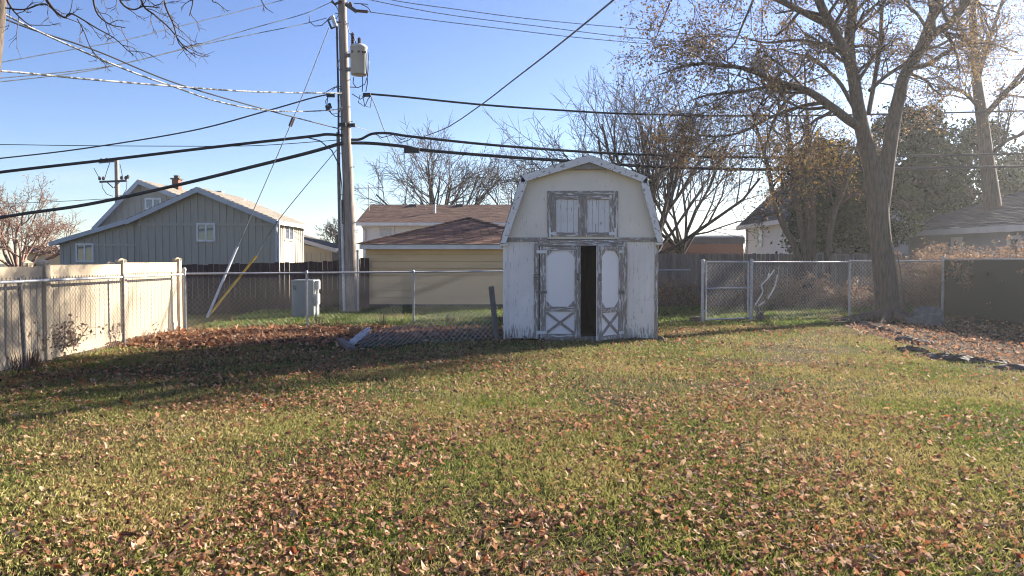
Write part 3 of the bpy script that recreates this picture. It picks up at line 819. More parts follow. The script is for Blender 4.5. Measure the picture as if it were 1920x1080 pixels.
def barn_door(hx, hy, ang, side, w_, z0, z1, label):
    """hinge at (hx, hy); side +1: door runs to +X from the hinge when shut"""
    if side > 0: d = Vector((math.cos(ang), -math.sin(ang), 0)); n = Vector((-math.sin(ang), -math.cos(ang), 0))
    else: d = Vector((-math.cos(ang), -math.sin(ang), 0)); n = Vector((math.sin(ang), -math.cos(ang), 0))
    Mm = Matrix(((d.x, n.x, 0, hx), (d.y, n.y, 0, hy), (0, 0, 1, z0), (0, 0, 0, 1)))
    h = z1-z0
    def bx(name, mt, parent, x0, x1, za, zb, ya=.0, yb=.02):
        b = MB(Mm); b.box(x0, x1, ya, yb, za, zb); return b.build(name, mt, parent)
    door = bx('door', M['panel_white'], sh, .004, w_-.004, 0.004, h-.004, -.016, .0)
    door['label'] = label
    s = .112
    bx('stile', M['peel_v'], door, 0, s, 0, h, .0005, .024); bx('stile', M['peel_v'], door, w_-s, w_, 0, h, .0005, .024)
    zm = h*.315
    for za, zb in ((h-.085, h), (zm-.045, zm+.045), (0, .075)):
        bx('rail', M['peel_h'], door, s, w_-s, za, zb, .0005, .0243)
    c = .12
    for (cx_, sg) in ((s, 1), (w_-s, -1)):
        for (cz2, vg) in ((h-.085, -1), (zm+.045, 1)):
            b = MB(Mm)
            v = [(cx_, 0, cz2), (cx_+sg*c, 0, cz2), (cx_, 0, cz2+vg*c)]
            b.hull([(q[0], .0006, q[2]) for q in v], [(q[0], .022, q[2]) for q in v]); b.build('corner_block', M['peel_v'], door)
    for k, (za, zb) in enumerate(((.075, zm-.045), (zm-.045, .075))):
        b = MB(Mm); a_, b_ = Vector((s, 0, za)), Vector((w_-s, 0, zb)); dd = (b_-a_).normalized(); pp = Vector((-dd.z, 0, dd.x))*.045
        y0_, y1_ = (.0006, .02) if k == 0 else (.0008, .0222)
        v = [a_-pp, b_-pp, b_+pp, a_+pp]
        v = [Vector((min(max(q.x, s), w_-s), 0, min(max(q.z, .075), zm-.045))) for q in v]
        b.hull([(q.x, y0_, q.z) for q in v], [(q.x, y1_, q.z) for q in v]); b.build('brace', M['peel_heavy'], door)
    for zz in (.1, h*.5, h-.1):
        bx('hinge', M['white_trim'] if zz != h*.5 else M['rust_metal'], door, -.06, .13, zz-.028, zz+.028, .0246, .033)
    bx('handle', M['rust_metal'], door, w_-.07, w_-.03, h*.63, h*.71, .0246, .05)
    return door
DW = (dR-dL)/2
barn_door(dL, SY-.012, R(1.5), 1, DW-.005, .05, dT, 'left barn door standing shut with white panel')
barn_door(dR, SY-.03, R(46), -1, DW-.005, .05, dT, 'right barn door swung outward beside the dark opening')
b = MB(); 
for k in range(5): b.tube([(dL-.12,SY-.05,sz(534)+k*.045),(dL-.03,SY-.062,sz(534)+k*.045+.01)], .006, 4)
b.build('hasp', M['rust_metal'], sh)
# roof: two slopes a side, with rake boards and soffits
y0, y1 = SY-.16, BACK+.12
eL = (sx(938), sz(456)); eR = (sx(1240), sz(454))
kL = (sx(977), sz(331)); kR = (sx(1209), sz(333)); pk = (sx(1103), sz(293))
outl = [eL, kL, pk, kR, eR]
inn = [(eL[0]+.075, eL[1]-.01), (kL[0]+.06, kL[1]-.055), (pk[0], pk[1]-.07), (kR[0]-.06, kR[1]-.055), (eR[0]-.075, eR[1]-.01)]
for k in range(4):
    r_ = MB(); r_.prism([outl[k], outl[k+1], ((outl[k+1][0]+inn[k+1][0])/2, (outl[k+1][1]+inn[k+1][1])/2), ((outl[k][0]+inn[k][0])/2, (outl[k][1]+inn[k][1])/2)], y0+.01, y1)
    rf = r_.build('roof', M['shingle_dark'], sh)
    a, b_ = Vector((outl[k][0],0,outl[k][1])), Vector((outl[k+1][0],0,outl[k+1][1]))
    if k >= 2: a, b_ = b_, a
    V = b_-a; sm = MB()
    shingles(sm, (a.x, y0+.0, a.z), (0,1,0), V, V.length, lambda s: 0, lambda s: y1-y0, .25, .13, rng, .01)
    sm.build('shingles', M['shingle_slate'], rf, kind='stuff')
    fa = MB(); e = .012
    dz = .125 if k in (1,2) else 0
    q = [outl[k], outl[k+1]]
    if k in (1,2): q += [(outl[k+1][0], outl[k+1][1]-.13), (outl[k][0], outl[k][1]-.13)]
    else:
        s = 1 if k == 0 else -1
        q += [(outl[k+1][0]+s*.105, outl[k+1][1]-(.13 if k == 0 else .03)), (outl[k][0]+s*.105, outl[k][1]+.0)] if k == 0 else [(outl[k+1][0]-.105, outl[k+1][1]), (outl[k][0]-.105, outl[k][1]-.13)]
    fa.prism(q, y0-.022, y0+.006)
    fa.build('rake_board', M['peel_fascia'], sh)
b = MB(); b.prism([(pk[0]-.36,pk[1]-.25),(pk[0]+.36,pk[1]-.25),(pk[0],pk[1]-.115)], y0+.03, y0+.05); b.build('peak_brace', M['peel_heavy'], sh)
for (e, s) in ((eL,-1),(eR,1)):
    b = MB(); b.box(min(e[0],e[0]-s*.14), max(e[0],e[0]-s*.14), y0+.008, y1, e[1]-.05, e[1]-.012); b.build('eave_board', M['peel_fascia'], sh)
# stones at the foot
for px, py, r in ((951,634,.07),(1240,640,.06)):
    c = G(px, py); b = MB(); b.smooth = True
    b.lathe((c.x,c.y,-.01), [(r*.7,0),(r,.03),(r*.8,.08),(r*.3,.1)], 8)
    b.build('foot_stone', M['stone'], None, 'small brown stone at the %s foot of the barn shed' % ('left' if px < 1000 else 'right'), 'stone')
M['loose_wire'] = mat('weathered_loose_wire', (.46,.45,.44), (.34,.33,.32), scale=20, rough=.6)
# ================================================================== FENCES
def strands(mb, f, L, H, pw, r, U, N, vtop=0.0):
    """chain link fabric: zig-zag wires woven side by side; f(u, v) -> point arrays"""
    dx = pw/2; nu = int(L/dx); nv = int(H/dx) + 1
    U = np.array(tuple(U)); N = np.array(tuple(N))
    k = np.arange(nu)[:, None]; j = np.arange(nv)[None, :]
    u = (k + ((j + k) % 2)) * dx; v = np.minimum(j * dx + 0*k, H + vtop)
    P = f(u, v.astype(float))                                # nu, nv, 3
    P = P + (((j + k) % 2) * 2 - 1)[..., None] * N * r * .8
    offs = np.stack([U*r, -U*r*.5 + N*r*.87, -U*r*.5 - N*r*.87])
    V = P[:, :, None, :] + offs[None, None]
    V = V.reshape(-1, 3)
    kk = np.arange(nu)[:, None, None] * (nv*3); jj = np.arange(nv-1)[None, :, None] * 3; s = np.arange(3)[None, None, :]; s2 = (s+1) % 3
    F = np.stack([kk+jj+s, kk+jj+s2, kk+jj+3+s2, kk+jj+3+s], -1).reshape(-1, 4)
    mb.add(V, F)

def chain_run(parent, A, B, H, pw=.085, r=.0022, lift=.03, spikes=True, wm='wire_metal'):
    A, B = Vector(A), Vector(B); d = (B-A); L = d.length; U = d.normalized(); N = Vector((-U.y, U.x, 0))
    mb = MB(); a = np.array(tuple(A)); un = np.array(tuple(U))
    def f(u, v): return a + u[..., None]*un + (v[..., None] + lift) * np.array([0,0,1.])
    strands(mb, f, L, H-lift-.0, pw, r, U, N, 0)
    if spikes:
        k = 0
        while k*pw < L:
            p = A + U*(k*pw) + Vector((0,0,H))
            mb.tube([p+U*.012+Vector((0,0,-.02)), p+Vector((0,0,.035))], .004, 3, False); mb.tube([p-U*.012+Vector((0,0,-.02)), p+U*.015+Vector((0,0,.03))], .004, 3, False)
            k += 1
    return mb.build('wire_mesh', M[wm], parent, kind='stuff')

def post(parent, p, h, r, m=None, cap=True, lean=(0,0)):
    b = MB(); b.smooth = True
    b.tube([(p[0],p[1],-.05),(p[0]+lean[0],p[1]+lean[1],h)], r, 8)
    o = b.build('post', m or M['metal'], parent)
    if cap:
        c = MB(); c.lathe((p[0]+lean[0],p[1]+lean[1],h-.01), [(r*1.25,0),(r*1.25,.03),(r*.8,.055),(r*.3,.065)], 8); c.build('post_cap', m or M['metal'], o)
    return o

# ------------------------------------------------------------------ cream vinyl fence along the left
cv = empty('vinyl_fence', (-7.05, 13.5, 0), 'cream vinyl board fence in full sun along the left side', 'fence')
vd = Vector((.051, -1, 0)).normalized()           # towards the viewer
def vpos(px):                                      # where the fence line crosses an image column
    k = (px-960)/FPX; x0, y0 = -7.06, 15.9
    t = (x0 - k*y0)/(k*vd.y - vd.x)
    return Vector((x0, y0, 0)) + vd*t
VP = [vpos(333), vpos(228), vpos(82), vpos(82)+vd*2.35, vpos(82)+vd*4.7]
ztop = [1.55, 1.52, 1.49, 1.48, 1.47]
rng = random.Random(3)
vang = math.atan2(vd.x, -vd.y)                     # rotation about z for pieces
rz = math.atan2(vd.y, vd.x)
for i, p in enumerate(VP):
    s = MB(); s.bar((p.x,p.y,-.02), (p.x,p.y,ztop[i]-.03), .125, .125, vd); o = s.build('post', M['vinyl'], cv)
    c = MB(); z = ztop[i]-.03
    c.lathe((p.x,p.y,z), [(.105,-.03),(.105,.0),(.02,.035)], 4); c.M = None
    c.build('post_cap', M['vinyl'], o)
for i in range(len(VP)-1):
    a, b_ = VP[i], VP[i+1]; L = (b_-a).length-.13; mid = (a+b_)/2; zt = (ztop[i]+ztop[i+1])/2-.1
    nb = 15; bw = L/nb
    for zc, hh, nm in ((zt-.09, .18, 'rail'), (.12, .17, 'rail')):
        piece(nm, M['vinyl'], cv, (mid.x, mid.y, zc), (L, .05, hh), (0,0,rz))
    s = MB(); s.bar(Vector((a.x,a.y,zt+.006))+vd*.066, Vector((b_.x,b_.y,zt+.006))-vd*.066, .056, .012); s.build('rail_lip', M['vinyl'], cv)
    for k in range(nb):
        p = a + vd*(.065 + bw*(k+.5))
        piece('board', M['vinyl'], cv, (p.x, p.y, (zt-.18+.2)/2), (bw-.012, .024, zt-.18-.2+.01), (0,0,rz))
# neighbour's second vinyl fence with its caps just above
cv2 = empty('vinyl_fence', (-9.0, 15, 0), 'second cream vinyl fence, its dark shaded side seen beyond the sunlit one', 'fence')
pts2 = [W(355,0,20.4), W(197,0,17.2), W(40,0,14.3), W(-140,0,11.6)]
pts2 = [Vector((p.x,p.y,0)) for p in pts2][1:]
for i, p in enumerate(pts2):
    zt = [1.43,1.44,1.45][i]
    s = MB(); s.box(p.x-.065,p.x+.065,p.y-.065,p.y+.065,0,zt); o = s.build('post', M['vinyl'], cv2)
    c = MB(); c.lathe((p.x,p.y,zt), [(.12,-.05),(.12,.0),(.02,.05)], 4); c.build('post_cap', M['vinyl'], o)
for i in range(len(pts2)-1):
    a, b_ = pts2[i], pts2[i+1]; d = (b_-a); L = d.length; d.normalize(); rr = math.atan2(d.y,d.x); mid=(a+b_)/2
    piece('rail', M['vinyl'], cv2, (mid.x,mid.y,1.26), (L-.13,.05,.18), (0,0,rr))
    for k in range(18):
        p = a + d*(.065+(L-.13)*(k+.5)/18); piece('board', M['vinyl'], cv2, (p.x,p.y,.6), ((L-.13)/18-.005,.024,1.14), (0,0,rr))

# ------------------------------------------------------------------ chain link, left run
cl = empty('chain_link_fence', (-6.7, 12.8, 0), 'grey chain link fence running in front of the cream vinyl boards', 'fence')
ca = Vector((-6.85, 15.7, 0)); cd = Vector((.051,-1,0)).normalized()
def cpos(px):
    k = (px-960)/FPX; t = (ca.x-k*ca.y)/(k*cd.y-cd.x); return ca + cd*t
CB = ca + cd*9.2
cps = [cpos(230), cpos(44), cpos(44)+cd*2.62, cpos(44)+cd*5.2]
for p in cps: post(cl, p, 1.2, .027, M['rust_metal'] , True, (random.Random(int(p.y*9)).uniform(-.06,.02), 0))
s = MB(); s.smooth = True; s.tube([ca+Vector((0,0,1.2)), CB+Vector((0,0,1.2))], .022, 7); s.build('top_rail', M['metal'], cl)
chain_run(cl, ca, CB, 1.22, .085, .0027)

# ------------------------------------------------------------------ chain link, back run
cb = empty('chain_link_fence', (-1, 19, 0), 'grey chain link fence across the back of the yard, behind the barn shed', 'fence')
fa = Vector((-6.85, 15.7, 0)); fd = Vector((1, .594, 0)).normalized(); fbL = 14.3
def fpos(px):
    k = (px-960)/FPX; t = (fa.x-k*fa.y)/(k*fd.y-fd.x); return fa + fd*t
post(cb, fa+fd*.02, 1.29, .037)
for px in (575, 775, 975, 1150): post(cb, fpos(px), 1.21, .026)
fb = fa + fd*fbL
s = MB(); s.smooth = True; s.tube([fa+Vector((0,0,1.21)), fb+Vector((0,0,1.21))], .021, 7); s.build('top_rail', M['metal'], cb)
chain_run(cb, fa, fb, 1.22, .105, .0022)

# ------------------------------------------------------------------ gate and the taller right run
gl, gr_ = G(1317,607), G(1408,603)
gt = empty('chain_link_gate', (gl+gr_)/2, 'closed chain link walk gate between two round posts', 'gate')
gU = (gr_-gl).normalized()
a = gl + gU*.1; b_ = gr_ - gU*.1
s = MB()
zt, zb_, zm = 1.46, .09, .83
s.tube([a+Vector((0,0,zb_)), a+Vector((0,0,zt))], .021, 7); s.tube([b_+Vector((0,0,zb_)), b_+Vector((0,0,zt))], .021, 7)
for z in (zb_+.0, zm, zt): s.tube([a+Vector((0,0,z)), b_+Vector((0,0,z))], .019, 7)
s.build('gate_frame', M['metal'], gt)
chain_run(gt, a, b_, 1.46, .1, .0026, .1, wm='loose_wire')
for p, q in ((gl, a), (gr_, b_)):
    for z in ((.3, 1.25) if p is gl else (.85,)):
        s = MB(); s.bar(p+Vector((0,-.03,z)), q+Vector((0,-.03,z)), .02, .05); s.build('hinge' if p is gl else 'latch', M['metal'], gt)
rt = empty('chain_link_fence', (9, 20, 0), 'taller chain link fence right of the gate with spiked top, passing behind the big tree', 'fence')
post(rt, gl, 1.47, .04); post(rt, gr_, 1.48, .04)
r1 = G(1592,592); r2 = Vector((11.85, 20.7, 0))
post(rt, r1, 1.46, .03); post(rt, r2, 1.56, .042)
for p, q, h in ((gr_, r1, 1.47), (r1, r2, 1.5)):
    chain_run(rt, p, q, h, .11, .0027, wm='loose_wire')
    s = MB(); s.smooth = True; s.tube([p+Vector((0,0,h-.02)), q+Vector((0,0,h-.02))], .021, 7); s.build('top_rail', M['metal'], rt)
# low run joining the gate post to the back line
# ------------------------------------------------------------------ green privacy screen on the right boundary
ps = empty('screened_fence', (11.8, 16, 0), 'chain link fence covered in dark green privacy fabric by the right edge', 'fence')
q0, q1 = r2 + Vector((.02,-.05,0)), Vector((11.72, 9.0, 0))
n = 26; top = []; vv = []; ff = []
for i in range(n+1):
    for j in range(7):
        t = i/n; z = .04 + 1.46*j/6
        wob = .03*math.sin(i*2.2+j*.7)*math.sin(j*.52)
        p = q0.lerp(q1, t); vv.append((p.x - .03 + wob, p.y, z))
for i in range(n):
    for j in range(6):
        k = i*7+j; ff.append((k, k+7, k+8, k+1))
s = MB(); s.add(vv, ff); s.smooth = True; so = s.build('privacy_fabric', M['screen'], ps)
chain_run(ps, q0, q1, 1.54, .1, .0026)
s = MB(); s.smooth = True; s.tube([q0+Vector((0,0,1.52)), q1+Vector((0,0,1.52))], .021, 7); s.build('top_rail', M['metal'], ps)
for t in (.33, .62, .95):
    post(ps, q0.lerp(q1, t)+Vector((.04,0,0)), 1.55, .03)

# ------------------------------------------------------------------ wooden fences
def plank_fence(name, label, A, B, za, zb_, m, seed, pw=.14, gap=.006, dog=0):
    o = empty(name, (Vector(A)+Vector(B))/2, label, 'fence')
    A, B = Vector(A), Vector(B); d = B-A; L = d.length; d.normalize(); rr = math.atan2(d.y, d.x)
    rg = random.Random(seed); nP = int(L/pw); mesh = None
    mm = MB(); c = .18
    if dog: mm.prism([(-.5,-.5),(.5,-.5),(.5,.485),(.3,.5),(-.3,.5),(-.5,.485)], -.5, .5); me = mm.mesh('plank_shape', m)
    else: me = unit_box(m)
    Nn = Vector((-d.y, d.x, 0))
    for k in range(nP):
        t = (k+.5)/nP; p = A.lerp(B, t); z = za+(zb_-za)*t + rg.uniform(-.018,.018)
        p = p + Nn*rg.uniform(-.006,.006)
        link('plank', me, o, (p.x,p.y,z/2), (rg.uniform(-.006,.006), rg.uniform(-.006,.006), rr), (pw-gap, .02, z))
    for f_ in (.18, .78):
        s = MB(); s.bar(A+Nn*.04+Vector((0,0,za*f_)), B+Nn*.04+Vector((0,0,zb_*f_)), .04, .09); s.build('rail', m, o)
    return o
plank_fence('plank_fence', 'dark brown plank privacy fence behind the guy wires, left of the utility pole', W(332,0,21.0).xy.to_3d(), W(600,0,23.0).xy.to_3d(), 1.37, 1.46, M['brown_fence'], 5)
plank_fence('plank_fence', 'short dark brown plank fence run between utility pole and tan garage', W(601,0,23.02).xy.to_3d(), W(689,0,23.75).xy.to_3d(), 1.47, 1.58, M['brown_fence'], 6)
plank_fence('plank_fence', 'weathered grey plank fence with uneven tops behind the gate', Vector((4.6,25.2,0)), Vector((15.6,25.6,0)), 1.74, 1.72, M['grey_fence'], 7, .15, .012, 1)

# ------------------------------------------------------------------ loose mesh slumped beside the shed
lm = empty('slumped_wire_mesh', (-1.6, 13.9, 0), 'loose chain link mesh slumped across the grass beside the barn shed', 'wire mesh')
P0 = G(926, 638); P1 = G(672, 652)
p0 = np.array(tuple(P0)); du = np.array(tuple(P1-P0)); Ls = np.linalg.norm(du); du /= Ls; nn = np.array([-du[1], du[0], 0.]); 
if nn[1] < 0: nn = -nn
def floose(u, v):
    t = u/Ls; vn = v/.62
    top = np.where(t < .55, .60, .60 - .46*np.clip((t-.55)/.45, 0, 1)**.8)
    z = vn*top*(1-.1*vn) + .015*np.sin(u*5.3+v*6) + .012
    back = vn*(.05 + .42*np.clip(t-.35, 0, 1)) + .05*np.sin(u*3.1)*vn + .03*np.sin(u*1.7)
    sag = .03*np.sin(u*2.3+1)*vn
    return p0 + u[...,None]*du + back[...,None]*nn + (z+sag)[...,None]*np.array([0,0,1.])
b = MB(); strands(b, floose, Ls, .62, .105, .006, du, nn)
b.build('wire_mesh', M['loose_wire'], lm, kind='stuff')
rl = MB(); rg = random.Random(1); a, c = G(655,655), G(692,634); a.z=.07; c.z=.16
for k in range(26):
    off = [Vector((rg.uniform(-.05,.05), rg.uniform(-.04,.04), rg.uniform(-.04,.06))) for _ in range(6)]
    rl.tube([a.lerp(c, i/5)+off[i] for i in range(6)], .0065, 3, False)
rl.build('rolled_mesh', M['white_pl'], lm, kind='stuff')
b = MB(); p = G(932,639); q = W(921,537,14.15); b.hull([Vector((p.x+dx*.05,p.y+dy*.045,-.03)) for dx,dy in ((-1,-1),(1,-1),(1,1),(-1,1))], [Vector((q.x+dx*.05,q.y+dy*.045,q.z+.01*dx)) for dx,dy in ((-1,-1),(1,-1),(1,1),(-1,1))])
b.build('wooden_post', M['grey_fence'], None, 'leaning grey wooden post stuck in grass left of the barn shed', 'post', origin=(p.x,p.y,0))
b = MB(); a, c = G(637,642), G(660,660); b.bar(a+Vector((0,0,.05)), c+Vector((0,0,.045)), .13, .07); b.build('timber_offcut', M['grey_fence'], None, 'short grey timber lying at the end of the slumped mesh', 'timber', origin=(a+c)/2)
# dead grass tussock caught in the roll
rg = random.Random(12)
def tussock(name, label, c, r, h, n, m, cat='weeds', lean=.6):
    b = MB()
    for k in range(n):
        a = rg.uniform(0, 6.283); q = r*math.sqrt(rg.random())*.6; p = Vector((c.x+q*math.cos(a), c.y+q*math.sin(a), -.01))
        hh = h*rg.uniform(.4,1); l = lean*rg.random()
        e = p+Vector((math.cos(a)*l*hh, math.sin(a)*l*hh, hh)); mid = p.lerp(e,.5)+Vector((0,0,hh*.12))
        b.tube([p,mid,e], [.006,.005,.002], 3, False)
    return b.build(name, m, None, label, cat, origin=(c.x,c.y,0))
tussock('dead_tussock', 'dead brown tussock by the roll of loose wire mesh', G(672,634), .3, .3, 120, M['dry'])
# ================================================================== UTILITY POLE AND WIRES
PB = Vector((W(660,585,22).x, 22.0, 0))
PT = W(641, 0, 22.0)
def pol(z):                                        # pole axis at a height
    return PB.lerp(PT, z/PT.z)
def pz(py): return W(650, py, 22.0).z
up_ = empty('utility_pole', PB, 'tall wooden utility pole with grey transformer can standing by the tan garage', 'utility pole')
s = MB(); zs = [-.1,.3,1,2,3,4,5,6,7,8,9,10,10.8]; s.smooth = True
rg = random.Random(5)
s.tube([pol(z)+Vector((rg.uniform(-.01,.01),0,0)) for z in zs], [.185-.0075*z for z in zs], 14); s.build('shaft', M['pole_wood'], up_)
# conduits up the left side
s = MB(); s.tube([(PB.x-.20,21.9,0),(pol(3.0).x-.185,21.9,3.0),(pol(3.3).x-.18,21.9,3.25)], .045, 8); s.build('conduit', M['white_pl'], up_)
s = MB(); s.tube([(PB.x-.30,21.93,0),(pol(5.2).x-.22,21.93,5.2)], .05, 8); s.build('conduit', M['rust_metal'], up_)
s = MB(); s.tube([(PB.x+.20,21.9,0),(PB.x+.20,21.9,1.75)], .035, 8); s.build('conduit', M['metal'], up_)
s = MB(); s.tube([(pol(5.2).x-.2,21.9,5.15),(pol(6).x-.17,21.9,6),(pol(7).x-.16,21.88,7.2),(pol(8).x-.15,21.88,8.2)], .03, 6); s.build('cable_riser', M['black'], up_)
# steps and bolts
for k, z in enumerate([1.9,2.6,3.4,4.2,4.6,5.5,6.1,6.7,7.1,7.5,7.9,8.3,8.6,8.9]):
    a = pol(z); d = 1 if k % 2 else -1; r0 = .185-.0075*z
    s = MB(); s.tube([a+Vector((d*(r0-.02),-.04,0)), a+Vector((d*(r0+.08),-.06,.005))], .012, 5); s.build('bolt', M['rust_metal'], up_)
# transformer can
tcz = W(673,143,21.75); c = Vector((tcz.x, 21.75, W(673,141,21.75).z)); hcan = W(673,88,21.75).z - c.z
s = MB(); s.lathe(c, [(.20,0),(.235,.02),(.235,hcan-.04),(.245,hcan-.035),(.245,hcan),(.20,hcan+.05),(.06,hcan+.085)], 24); tr = s.build('transformer', M['trans_grey'], up_)
tr.data.polygons.foreach_set('use_smooth', np.ones(len(tr.data.polygons), dtype=bool))
for dx, h in ((-.17,.34),(.02,.2)):
    s = MB(); pr = []
    for i in range(6): pr += [(.035,h*i/6),(.055,h*(i+.4)/6)]
    s.lathe(c+Vector((dx,-.02,hcan+.04)), pr+[(.02,h+.02)], 10); s.build('bushing', M['porcelain'], tr)
for dx in (.03,.14,.2):
    s = MB(); b0 = c+Vector((dx,-.22+abs(dx)*.3,hcan-.2)); s.tube([b0, b0+Vector((.03,-.07,.0))], .028, 8); s.build('bushing', M['porcelain'], tr)
for z in (.2, hcan-.2):
    s = MB(); q = pol(c.z+z); s.box(q.x+.05, c.x-.15, q.y-.14, q.y-.06, c.z+z-.05, c.z+z+.05); s.build('bracket', M['rust_metal'], tr)
s = MB(); s.box(c.x-.18, c.x-.12, c.y-.225, c.y-.19, c.z+hcan-.22, c.z+hcan-.16); s.build('decal', M['label_dark'], tr)
# top arm, braces, insulators
aL, aR = W(615,2,21.8), W(672,20,21.8)
s = MB(); s.bar(W(605,-32,21.8), W(664,-22,21.8), .1, .12); s.build('crossarm', M['pole_wood'], up_)
s = MB(); s.bar(W(648,8,21.8), W(669,22,21.8), .1, .09); s.build('side_bracket', M['dark_band'], up_)
s = MB(); s.tube([W(666,20,21.8), W(690,22,21.8)], .045, 8); s.build('insulator', M['porcelain'], up_)
s = MB(); s.tube([W(641,2,21.8), W(628,8,21.8), W(622,2,21.8)], .04, 8); s.build('insulator', M['porcelain'], up_)
s = MB(); s.tube([W(656,5,21.8), W(660,16,21.8)], .05, 8); s.build('insulator', M['porcelain'], up_)
# fuse cutout
s = MB(); s.tube([W(623,30,21.7), W(630,50,21.7)], .055, 8); fz = s.build('fuse_cutout', M['trans_grey'], up_)
s = MB(); s.tube([W(615,38,21.7), W(622,54,21.7)], .03, 6); s.tube([W(615,38,21.7),W(626,33,21.7)], .02, 5); s.tube([W(621,54,21.7),W(629,50,21.7)], .025, 5); s.tube([W(629,42,21.7), W(640,41,21.8)], .03, 6); s.build('fuse_holder', M['dark_band'], fz)
# jumper loops and drip loops
def wire_pts(pix, r, name, m, parent, sides=5):
    s = MB(); s.tube([W(*p) for p in pix], r, sides, False); return s.build(name, m, parent)
Yp = 21.72
loops = [
 [(580,27),(580,40),(590,49),(603,48),(612,40),(620,31)], [(624,3),(633,16),(636,26),(630,36),(627,31)],
 [(668,83),(664,70),(655,62),(652,50),(648,40)], [(690,98),(692,118),(690,140),(684,158),(672,164),(655,163)],
 [(680,143),(680,160),(679,172)], [(687,100),(688,130),(689,155),(686,172)],[(663,145),(662,156),(668,164)],
 [(618,178),(610,190),(614,206),(628,218),(640,219)], [(615,180),(613,195),(622,214),(636,212),(641,196)],
 [(675,178),(672,192),(684,200),(690,186),(695,180)],[(680,180),(684,198),(694,202),(697,184)],[(660,176),(676,186),(690,178)],
 [(622,170),(632,161),(641,163)],[(632,168),(638,180),(640,196)],[(612,172),(628,163),(641,168)],
 [(690,8),(676,7),(664,6)], [(695,22),(690,14),(676,7)],
 [(700,249),(716,258),(740,252),(752,262),(762,258)],[(738,252),(750,268),(768,262),(776,254)],
 [(637,112),(632,122),(637,132),(641,130)],
]
for lp_ in loops: wire_pts([(x,y,Yp) for x,y in lp_], .013, 'jumper_wire', M['black'], up_)
for a, b_ in (((612,198),(614,206)),((617,194),(620,203))):
    s = MB(); s.tube([W(*a,21.7), W(*b_,21.7)], .045, 7); s.build('splice_sleeve', M['black'], up_)
for px, py in ((620,179),(688,178),(641,234),(659,235)):
    s = MB(); q = W(px,py,21.75); s.box(q.x-.11,q.x+.11,q.y-.05,q.y+.05,q.z-.045,q.z+.05); s.build('clamp', M['black'], up_)
wire_pts([(577,258,21.8),(600,264,21.8),(622,282,21.8),(637,312,21.85),(641,350,21.85),(643,420,21.85)], .017, 'riser_wire', M['black'], up_)

# ------------------------------------------------------------------ spans: pixel waypoints carry the sag, depth runs evenly
def spline(P, n=10):
    P = [Vector(p) for p in P]; out = []
    Q = [P[0]*2-P[1]] + P + [P[-1]*2-P[-2]]
    for i in range(1, len(Q)-2):
        p0,p1,p2,p3 = Q[i-1:i+3]
        for k in range(n):
            t = k/n
            out.append(.5*((2*p1)+(p2-p0)*t+(2*p0-5*p1+4*p2-p3)*t*t+(3*p1-p0-3*p2+p3)*t**3))
    out.append(P[-1]); return out
def cable(label, pix, Ya, Yb, r, m='black', name='cable', sides=6, cat='cable'):
    P = []; x0, x1 = pix[0][0], pix[-1][0]
    for x, y in pix:
        t = (x-x0)/(x1-x0); iv = (1-t)/Ya + t/Yb          # straight in plan
        P.append(W(x, y, 1/iv))
    s = MB(); s.smooth = True; s.tube(spline(P), r, sides); 
    c = P[len(P)//2]
    return s.build(name, M[m], None, label, cat, 'overhead wires', origin=c)
cable('thick black cable left of the pole, upper of the two heavy ones', [(-260,358),(0,323),(200,300),(400,276),(580,256),(612,252),(642,254)], 20.0, 21.85, .043)
cable('thickest black cable left of the pole, sagging low over the grey house', [(-260,458),(0,408),(160,384),(320,350),(480,311),(580,286),(642,268)], 24.5, 21.85, .052)
cable('thick black cable right of the pole, rising in a hump then passing over the shed', [(658,262),(676,261),(698,251),(730,250),(780,257),(960,275),(1200,290),(1480,295),(1920,288),(2200,280)], 21.85, 27.5, .040)
cable('thickest black cable right of the pole, passing behind the shed peak', [(658,268),(700,269),(760,275),(800,282),(960,295),(1100,304),(1240,313),(1480,318),(1920,312),(2200,305)], 21.85, 27.5, .050)
cable('black cable from the clamps right of the transformer, highest heavy line on that side', [(690,176),(760,182),(900,196),(1040,206),(1200,214),(1480,217),(1920,208),(2200,200)], 21.8, 27, .030)
cable('pale twisted cable stretched level from the left edge to the pole', [(2,133),(60,138),(160,148),(330,162),(480,172),(640,175)], 14.2, 21.8, .020, 'cable_white')
cable('twisted service cable sagging from the upper left corner to the pole', [(0,22),(60,53),(130,85),(240,132),(330,164),(400,188),(470,203),(540,209),(615,207),(642,203)], 14.2, 21.8, .018, 'cable_white')
cable('thin dark line dropping straight from upper left corner to the pole', [(-10,28),(60,55),(180,95),(330,156),(500,206),(642,243)], 14.2, 21.85, .016)
cable('black line rising from the left edge to the white clamps on the pole', [(-200,318),(0,297),(160,278),(360,245),(500,208),(580,185),(615,177)], 22.5, 21.8, .020)
cable('fine dark line nearly level above the grey house', [(-200,270),(0,271),(150,273),(330,274),(480,273),(642,262)], 21.0, 21.85, .011)
cable('fine primary wire high up, crossing the top left of the sky', [(-60,128),(100,99),(230,76),(330,51),(430,26),(530,0),(620,-24)], 15.2, 21.8, .010, 'cable_grey')
cable('fine primary wire, upper of the pair meeting the pole top', [(-60,152),(140,133),(240,117),(370,84),(470,54),(570,26),(625,2)], 15.2, 21.8, .011, 'cable_grey')
cable('fine primary wire, lower of the pair meeting the fuse cutout', [(-60,160),(140,137),(250,115),(370,86),(480,63),(560,47),(612,34)], 15.2, 21.7, .011, 'cable_grey')
cable('fine wire from the pole top to the right, uppermost of three', [(640,-22),(740,1),(860,18),(1000,36),(1180,53),(1400,72),(1920,96)], 21.8, 27, .011, 'cable_grey')
cable('fine wire from the pole top to the right, middle of three', [(640,-14),(700,1),(830,26),(1000,48),(1200,72),(1400,84),(1920,104)], 21.8, 27, .011, 'cable_grey')
